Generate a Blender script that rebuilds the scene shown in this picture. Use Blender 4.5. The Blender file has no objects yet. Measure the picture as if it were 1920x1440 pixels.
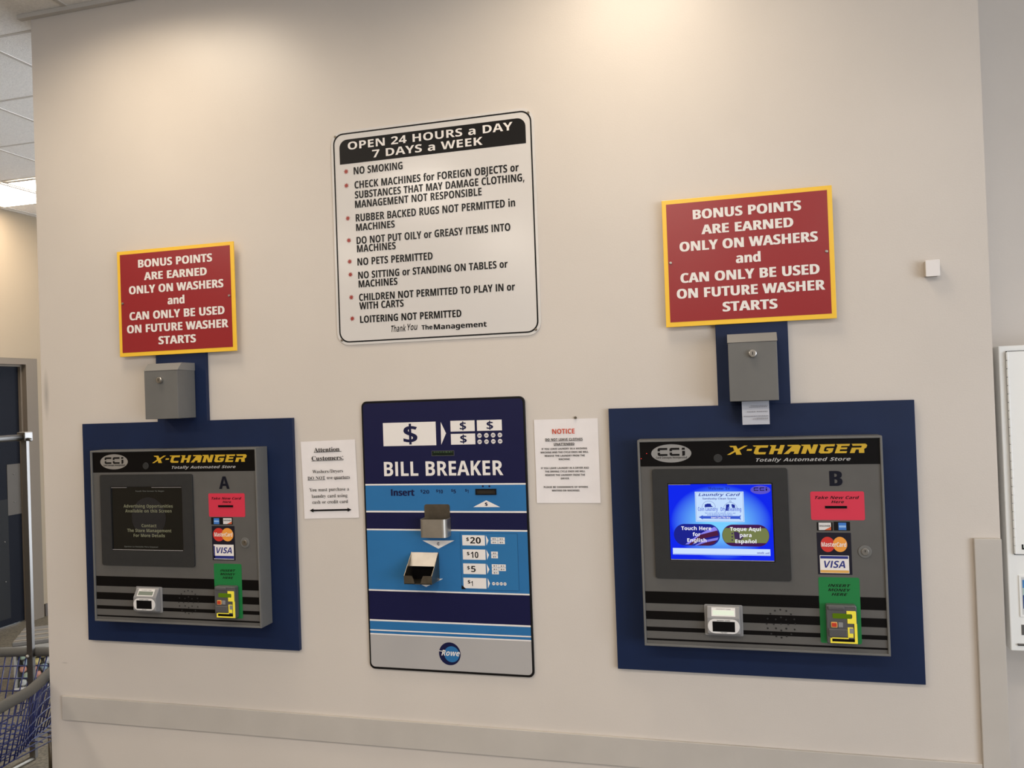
import bpy, bmesh, math, random
from mathutils import Matrix, Vector

random.seed(4)
S = bpy.context.scene
COL = S.collection
PI = math.pi

# ------------------------------------------------------------------ camera, light, exposure
cam_d = bpy.data.cameras.new('camera')
cam_d.sensor_width = 36.0
cam_d.lens = 28.95
cam = bpy.data.objects.new('camera', cam_d)
COL.objects.link(cam)
RIGHT = Vector((0.96508301, 0.25954087, -0.03540238))
UP = Vector((0.03716841, -0.00189856, 0.99930721))
FWD = Vector((-0.25929385, 0.96573026, 0.01147899))
mw = Matrix.Identity(4)
for i in range(3):
    mw[i][0] = RIGHT[i]; mw[i][1] = UP[i]; mw[i][2] = -FWD[i]
mw[0][3], mw[1][3], mw[2][3] = 0.0, -2.6963, 1.68
cam.matrix_world = mw
cam_d.clip_start = 0.05
S.camera = cam

S.view_settings.view_transform = 'Standard'
S.view_settings.look = 'None'
S.view_settings.gamma = 1.0
S.view_settings.use_curve_mapping = False
S.view_settings.exposure = 0.0

CEIL = 3.265
LAMP = (1.0, 0.885, 0.77)
LAMP_POWER = 29.0
WALL_ROW_WATTS = 9.0
WORLD_COL = (0.80, 0.88, 1.0)
WORLD_POWER = 7.6

w = bpy.data.worlds.new('daylight_room')
S.world = w
w.use_nodes = True
bg = w.node_tree.nodes['Background']
bg.inputs[0].default_value = (*WORLD_COL, 1)
bg.inputs[1].default_value = WORLD_POWER

# portal for the world's daylight in the added window of the right wall
pd = bpy.data.lights.new('added_window_portal', 'AREA')
pd.shape = 'RECTANGLE'; pd.size = 6.0; pd.size_y = 2.4
pd.cycles.is_portal = True
po = bpy.data.objects.new('added_window_portal', pd)
COL.objects.link(po)
po.location = (5.06, -5.5, 1.55)
po.rotation_euler = (math.radians(90), 0, math.radians(90))

# ------------------------------------------------------------------ materials
def lin(c):
    return tuple((v / 255 / 12.92) if v / 255 <= 0.04045 else ((v / 255 + 0.055) / 1.055) ** 2.4 for v in c)

def M(name, rgb, rough=0.5, metal=0.0, spec=0.5, var=0.0, vscale=20.0, bump=0.0, bscale=300.0, emit=0.0, alpha=1.0, trans=0.0):
    m = bpy.data.materials.new(name)
    m.use_nodes = True
    nt = m.node_tree
    b = nt.nodes['Principled BSDF']
    c = lin(rgb)
    b.inputs['Base Color'].default_value = (*c, 1)
    b.inputs['Roughness'].default_value = rough
    b.inputs['Metallic'].default_value = metal
    b.inputs['Specular IOR Level'].default_value = spec
    if trans:
        b.inputs['Transmission Weight'].default_value = trans
        b.inputs['IOR'].default_value = 1.1
    if emit:
        b.inputs['Emission Color'].default_value = (*c, 1)
        b.inputs['Emission Strength'].default_value = emit
    if var or bump:
        tc = nt.nodes.new('ShaderNodeTexCoord')
    if var:
        n = nt.nodes.new('ShaderNodeTexNoise')
        n.inputs['Scale'].default_value = vscale
        n.inputs['Detail'].default_value = 5
        nt.links.new(tc.outputs['Object'], n.inputs['Vector'])
        r = nt.nodes.new('ShaderNodeValToRGB')
        r.color_ramp.elements[0].position = 0.35
        r.color_ramp.elements[1].position = 0.65
        r.color_ramp.elements[0].color = (*[v * (1 - var) for v in c], 1)
        r.color_ramp.elements[1].color = (*[min(1, v * (1 + var)) for v in c], 1)
        nt.links.new(n.outputs['Fac'], r.inputs['Fac'])
        nt.links.new(r.outputs['Color'], b.inputs['Base Color'])
    if bump:
        n2 = nt.nodes.new('ShaderNodeTexNoise')
        n2.inputs['Scale'].default_value = bscale
        n2.inputs['Detail'].default_value = 3
        nt.links.new(tc.outputs['Object'], n2.inputs['Vector'])
        bp = nt.nodes.new('ShaderNodeBump')
        bp.inputs['Strength'].default_value = bump
        bp.inputs['Distance'].default_value = 0.002
        nt.links.new(n2.outputs['Fac'], bp.inputs['Height'])
        nt.links.new(bp.outputs['Normal'], b.inputs['Normal'])
    return m

def emission(name, rgb, power):
    m = bpy.data.materials.new(name)
    m.use_nodes = True
    nt = m.node_tree
    nt.nodes.clear()
    e = nt.nodes.new('ShaderNodeEmission')
    e.inputs[0].default_value = (*lin(rgb), 1)
    e.inputs[1].default_value = power
    o = nt.nodes.new('ShaderNodeOutputMaterial')
    nt.links.new(e.outputs[0], o.inputs[0])
    return m

m_wall = M('wall_paint', (213, 204, 194), 0.36, spec=0.5, var=0.015, vscale=3, bump=0.12, bscale=220)
m_rearwall = M('rear_wall_paint', (120, 116, 110), 0.7, spec=0.2, var=0.03, vscale=3)
def smudge(m, c, s_, amount):
    # a grey rub mark on the paint, elliptical, at a fixed place on the wall
    nt = m.node_tree
    b = nt.nodes['Principled BSDF']
    src = b.inputs['Base Color'].links[0].from_socket
    g = nt.nodes.new('ShaderNodeNewGeometry')
    mp = nt.nodes.new('ShaderNodeMapping')
    mp.inputs['Scale'].default_value = (1 / s_[0], 0, 1 / s_[1])
    mp.inputs['Location'].default_value = (-c[0] / s_[0], 0, -c[1] / s_[1])
    gr = nt.nodes.new('ShaderNodeTexGradient')
    gr.gradient_type = 'SPHERICAL'
    mu = nt.nodes.new('ShaderNodeMath')
    mu.operation = 'MULTIPLY'
    mu.inputs[1].default_value = amount
    mx = nt.nodes.new('ShaderNodeMix')
    mx.data_type = 'RGBA'
    nt.links.new(g.outputs['Position'], mp.inputs['Vector'])
    nt.links.new(mp.outputs['Vector'], gr.inputs['Vector'])
    nt.links.new(gr.outputs['Fac'], mu.inputs[0])
    nt.links.new(mu.outputs[0], mx.inputs[0])
    nt.links.new(src, mx.inputs[6])
    mx.inputs[7].default_value = (.10, .095, .085, 1)
    nt.links.new(mx.outputs[2], b.inputs['Base Color'])
smudge(m_wall, (-2.652, 1.742), (.016, .11), .45)
smudge(m_wall, (-2.60, .675), (.02, .004), .3)
m_sidewall = M('side_wall_paint', (138, 123, 101), 0.6, spec=0.3, var=0.015, vscale=3)
m_rail = M('rail_paint', (192, 185, 176), 0.5, spec=0.4, var=0.03, vscale=6, bump=0.05)
m_floor = M('speckled_floor', (90, 84, 71), 0.6, var=0.5, vscale=90)
m_tile = M('ceiling_tile', (236, 232, 226), 0.9, spec=0.1, var=0.06, vscale=120, bump=0.4, bscale=180)
m_tbar = M('ceiling_grid_metal', (196, 190, 182), 0.5)
m_navy_ply = M('navy_painted_plywood', (17, 34, 68), 0.5, spec=0.3, var=0.06, vscale=8, bump=0.08, bscale=60)
m_white = M('white_print', (238, 232, 226), 0.4)
m_signwhite = M('gloss_white_sign', (218, 213, 208), 0.18, spec=0.5)
m_black = M('black_print', (17, 15, 15), 0.4, spec=.25)
m_textblack = M('black_ink', (20, 18, 18), 0.3, spec=.3)
m_red = M('sign_red', (152, 38, 42), 0.28)
m_yellow = M('sign_yellow', (250, 200, 60), 0.3)
m_star = M('rust_red_print', (160, 62, 52), 0.3)
m_screw = M('screw_metal', (170, 165, 158), 0.35, metal=1)
m_paper = M('paper_white', (236, 230, 228), 0.8, spec=0.15, var=0.02, vscale=14)
m_ink = M('paper_ink', (30, 28, 28), 0.8, spec=0.1)
m_orange = M('orange_red_ink', (205, 82, 58), 0.8, spec=0.1)
m_grey = M('grey_metal_paint', (108, 107, 104), 0.42, spec=0.4, var=0.04, vscale=10)
m_graylight = M('light_grey_metal_paint', (130, 128, 124), 0.4, spec=0.4)
m_face = M('grey_faceplate', (93, 91, 88), 0.38, spec=0.45, var=0.04, vscale=14)
m_hdr = M('black_faceplate_print', (12, 10, 10), 0.4, spec=0.15)
m_bezel = M('dark_bezel', (46, 46, 46), 0.45, spec=0.35, var=0.05, vscale=40)
m_gold = M('gold_lettering', (206, 168, 46), 0.35)
m_silver = M('silver_oval', (196, 196, 196), 0.3, metal=0.75)
m_redcard = M('red_sticker', (214, 52, 76), 0.4)
m_green = M('green_sticker', (26, 122, 62), 0.4)
m_steel = M('brushed_steel', (192, 185, 174), 0.45, metal=1, var=0.06, vscale=30)
m_steeldark = M('worn_steel', (136, 128, 115), 0.38, metal=1, var=0.15, vscale=25)
m_bbnavy = M('machine_navy', (21, 23, 64), 0.4, spec=.3)
m_bbblue = M('machine_blue', (42, 112, 168), 0.38, var=0.03, vscale=8)
m_bbgrey = M('machine_grey', (178, 174, 171), 0.45)
m_lcd = M('lcd_dark_green', (20, 32, 22), 0.25)
m_lcdtext = emission('lcd_digits', (58, 84, 50), 0.9)
m_dark = M('dark_void', (10, 9, 9), 0.8, spec=0.1)
m_plastic = M('dark_grey_plastic', (86, 85, 86), 0.3)
m_readgrey = M('reader_grey_plastic', (140, 139, 139), 0.32)
m_readwhite = M('reader_label_white', (225, 222, 219), 0.35)
m_glowgreen = emission('acceptor_display', (92, 120, 24), 0.75)
m_glowwhite = emission('lit_reader_display', (232, 238, 214), 1.0)
m_lcdgrey = M('reader_lcd_grey', (120, 128, 116), 0.3)
m_acyellow = M('translucent_yellow', (238, 220, 70), 0.25, emit=0.12)
m_acred = M('acceptor_button_red', (196, 62, 40), 0.35)
m_mcred = M('card_red', (206, 52, 44), 0.4)
m_mcorange = M('card_orange', (240, 158, 62), 0.4)
m_visablue = M('card_blue', (38, 48, 128), 0.4)
m_visagold = M('card_gold', (224, 172, 92), 0.4)
m_amex = M('card_sky_blue', (60, 120, 200), 0.4)
m_sticknavy = M('sticker_black_navy', (20, 18, 34), 0.35)
m_offscreen = M('dark_screen_glass', (16, 17, 15), 0.18)
m_door = M('navy_door_paint', (13, 15, 22), 0.6, spec=.12)
m_frame = M('door_frame_paint', (104, 94, 82), 0.6, spec=.2)
m_kick = M('kick_plate', (30, 30, 30), 0.6, spec=.15)
m_chrome = M('chrome_tube', (120, 116, 111), 0.36, metal=1)
m_lock = M('lock_chrome', (208, 204, 198), 0.28, metal=1)
m_machine_letter = M('machine_letter_navy', (20, 21, 34), .4, spec=.2)
m_rubber = M('grey_rubber', (92, 91, 87), 0.7, bump=0.3, bscale=120)
m_bluewire = M('blue_vinyl_wire', (30, 40, 96), 0.4)
m_cabwhite = M('white_enamel', (246, 245, 240), 0.35)
m_base = M('baseboard_dark', (70, 62, 55), 0.6)
m_clear = M('clear_plastic', (240, 240, 240), 0.05, trans=1.0)
m_lightframe = M('light_frame_white', (225, 222, 216), 0.4)
m_diffuser = emission('lamp_diffuser', (255, 255, 255), LAMP_POWER)
m_diffuser.node_tree.nodes['Emission'].inputs[0].default_value = (*LAMP, 1)

# the louvred row next to the wall: its tubes show only faintly from the side
m_diffuser_soft = emission('lamp_diffuser_soft', (255, 255, 255), LAMP_POWER * 0.06)
m_diffuser_soft.node_tree.nodes['Emission'].inputs[0].default_value = (*LAMP, 1)

def screen_gradient():
    m = bpy.data.materials.new('lit_screen_blue')
    m.use_nodes = True
    nt = m.node_tree
    nt.nodes.clear()
    tc = nt.nodes.new('ShaderNodeTexCoord')
    mp = nt.nodes.new('ShaderNodeMapping')
    mp.inputs['Location'].default_value = (-1.0, 0, -1.0)
    mp.inputs['Scale'].default_value = (2.0, 0, 2.0)
    g = nt.nodes.new('ShaderNodeTexGradient')
    g.gradient_type = 'SPHERICAL'
    r = nt.nodes.new('ShaderNodeValToRGB')
    r.color_ramp.elements[0].color = (*lin((18, 40, 236)), 1)
    r.color_ramp.elements[1].color = (*lin((120, 205, 255)), 1)
    r.color_ramp.elements[0].position = 0.02
    r.color_ramp.elements[1].position = 0.75
    e = nt.nodes.new('ShaderNodeEmission')
    o = nt.nodes.new('ShaderNodeOutputMaterial')
    nt.links.new(tc.outputs['Generated'], mp.inputs['Vector'])
    nt.links.new(mp.outputs['Vector'], g.inputs['Vector'])
    nt.links.new(g.outputs['Fac'], r.inputs['Fac'])
    nt.links.new(r.outputs['Color'], e.inputs[0])
    nt.links.new(e.outputs[0], o.inputs[0])
    return m
m_screen = screen_gradient()

# ------------------------------------------------------------------ object helpers
ORG = {}

def link(o, parent=None, org=(0, 0, 0)):
    COL.objects.link(o)
    if parent is not None:
        o.parent = parent
        ORG[o] = ORG[parent]
    else:
        ORG[o] = Vector(org)
        o.location = org
    return o

def tag(o, label, cat, group=None):
    o['label'] = label
    o['category'] = cat
    if group:
        o['group'] = group
    return o

def thing(name, label, cat, loc, group=None):
    o = bpy.data.objects.new(name, None)
    o.empty_display_size = 0.05
    link(o, None, loc)
    return tag(o, label, cat, group)

class MB:
    def __init__(self):
        self.v = []; self.f = []
    def add(self, vs, fs):
        n = len(self.v)
        self.v += [tuple(p) for p in vs]
        self.f += [tuple(i + n for i in f) for f in fs]
        return self
    def box(self, x0, x1, y0, y1, z0, z1):
        vs = [(x, y, z) for x in (x0, x1) for y in (y0, y1) for z in (z0, z1)]
        return self.add(vs, [(0, 1, 3, 2), (4, 6, 7, 5), (0, 4, 5, 1), (2, 3, 7, 6), (0, 2, 6, 4), (1, 5, 7, 3)])
    def flat(self, poly, y):
        # polygon of (x, z) facing -y
        a = sum(poly[i][0] * poly[(i + 1) % len(poly)][1] - poly[(i + 1) % len(poly)][0] * poly[i][1] for i in range(len(poly)))
        if a < 0:
            poly = poly[::-1]
        return self.add([(p[0], y, p[1]) for p in poly], [tuple(range(len(poly)))])
    def prism(self, poly, y0, y1):
        # (x, z) outline between y0 (front, smaller) and y1
        a = sum(poly[i][0] * poly[(i + 1) % len(poly)][1] - poly[(i + 1) % len(poly)][0] * poly[i][1] for i in range(len(poly)))
        if a < 0:
            poly = poly[::-1]
        n = len(poly)
        vs = [(p[0], y0, p[1]) for p in poly] + [(p[0], y1, p[1]) for p in poly]
        fs = [tuple(range(n)), tuple(range(2 * n - 1, n - 1, -1))]
        fs += [(i, i + n, (i + 1) % n + n, (i + 1) % n) for i in range(n)]
        return self.add(vs, fs)
    def ring(self, outer, inner, y0, y1):
        # frame between two outlines with the same count of points, front at y0
        n = len(outer)
        vs = [(p[0], y0, p[1]) for p in outer] + [(p[0], y0, p[1]) for p in inner]
        vs += [(p[0], y1, p[1]) for p in outer] + [(p[0], y1, p[1]) for p in inner]
        fs = []
        for i in range(n):
            j = (i + 1) % n
            fs += [(i, j, n + j, n + i), (2 * n + i, 3 * n + i, 3 * n + j, 2 * n + j),
                   (i, 2 * n + i, 2 * n + j, j), (n + i, n + j, 3 * n + j, 3 * n + i)]
        return self.add(vs, fs)
    def xprism(self, poly, x0, x1):
        # outline of (y, z) swept from x0 to x1
        n = len(poly)
        vs = [(x0, p[0], p[1]) for p in poly] + [(x1, p[0], p[1]) for p in poly]
        fs = [tuple(range(n)), tuple(range(2 * n - 1, n - 1, -1))]
        fs += [(i, i + n, (i + 1) % n + n, (i + 1) % n) for i in range(n)]
        return self.add(vs, fs)
    def zprism(self, poly, z0, z1):
        n = len(poly)
        vs = [(p[0], p[1], z0) for p in poly] + [(p[0], p[1], z1) for p in poly]
        fs = [tuple(range(n)), tuple(range(2 * n - 1, n - 1, -1))]
        fs += [(i, i + n, (i + 1) % n + n, (i + 1) % n) for i in range(n)]
        return self.add(vs, fs)
    def disc(self, x, z, r, y, n=28, rz=None):
        rz = rz or r
        return self.flat([(x + r * math.cos(2 * PI * i / n), z + rz * math.sin(2 * PI * i / n)) for i in range(n)], y)
    def cyl(self, x, z, r, y0, y1, n=28):
        return self.prism([(x + r * math.cos(2 * PI * i / n), z + r * math.sin(2 * PI * i / n)) for i in range(n)], y0, y1)
    def tube(self, pts, r, n=8, closed=False):
        pts = [Vector(p) for p in pts]
        m = len(pts)
        rings = []
        for i, p in enumerate(pts):
            a = pts[i - 1] if (i > 0 or closed) else p
            b = pts[(i + 1) % m] if (i < m - 1 or closed) else p
            d = (b - a).normalized()
            u = d.cross(Vector((0, 0, 1)))
            if u.length < 1e-4:
                u = d.cross(Vector((0, 1, 0)))
            u.normalize()
            v = d.cross(u)
            rings.append([p + u * (r * math.cos(2 * PI * k / n)) + v * (r * math.sin(2 * PI * k / n)) for k in range(n)])
        vs = [q for ring in rings for q in ring]
        fs = []
        for i in range(m if closed else m - 1):
            j = (i + 1) % m
            for k in range(n):
                l = (k + 1) % n
                fs.append((i * n + k, i * n + l, j * n + l, j * n + k))
        if not closed:
            fs += [tuple(range(n))[::-1], tuple(range((m - 1) * n, m * n))]
        return self.add(vs, fs)
    def ball(self, c, r, nu=12, nv=8):
        vs = [(c[0], c[1], c[2] - r)]
        for j in range(1, nv):
            t = PI * j / nv
            for i in range(nu):
                p = 2 * PI * i / nu
                vs.append((c[0] + r * math.sin(t) * math.cos(p), c[1] + r * math.sin(t) * math.sin(p), c[2] - r * math.cos(t)))
        vs.append((c[0], c[1], c[2] + r))
        fs = [(0, 1 + (i + 1) % nu, 1 + i) for i in range(nu)]
        for j in range(nv - 2):
            for i in range(nu):
                a = 1 + j * nu + i; b = 1 + j * nu + (i + 1) % nu
                fs.append((a, b, b + nu, a + nu))
        k = 1 + (nv - 2) * nu
        fs += [(k + i, k + (i + 1) % nu, len(vs) - 1) for i in range(nu)]
        return self.add(vs, fs)
    def build(self, name, mat, parent=None, bevel=0.0, org=None, smooth=False, fix=True):
        if parent is None and org is None:
            org = tuple(sum(v[i] for v in self.v) / len(self.v) for i in range(3))
        o3 = ORG[parent] if parent is not None else Vector(org)
        me = bpy.data.meshes.new(name)
        me.from_pydata([(v[0] - o3.x, v[1] - o3.y, v[2] - o3.z) for v in self.v], [], self.f)
        if fix:
            bm = bmesh.new(); bm.from_mesh(me)
            bmesh.ops.recalc_face_normals(bm, faces=bm.faces)
            bm.to_mesh(me); bm.free()
        me.materials.append(mat)
        if smooth:
            for p in me.polygons:
                p.use_smooth = True
        o = bpy.data.objects.new(name, me)
        link(o, parent, o3)
        if bevel:
            b = o.modifiers.new('edge', 'BEVEL')
            b.width = bevel; b.segments = 2; b.limit_method = 'ANGLE'; b.angle_limit = math.radians(40)
        return o

def struct(o):
    o['kind'] = 'structure'
    return o

def rr(x0, z0, x1, z1, r, n=6):
    out = []
    for cx, cz, a0 in ((x1 - r, z1 - r, 0), (x0 + r, z1 - r, PI / 2), (x0 + r, z0 + r, PI), (x1 - r, z0 + r, 1.5 * PI)):
        for k in range(n + 1):
            a = a0 + PI / 2 * k / n
            out.append((cx + r * math.cos(a), cz + r * math.sin(a)))
    return out

def rect(x0, z0, x1, z1):
    return [(x0, z0), (x1, z0), (x1, z1), (x0, z1)]

def inset(q, d):
    return (q[0] + d, q[1] + d, q[2] - d, q[3] - d)

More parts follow.
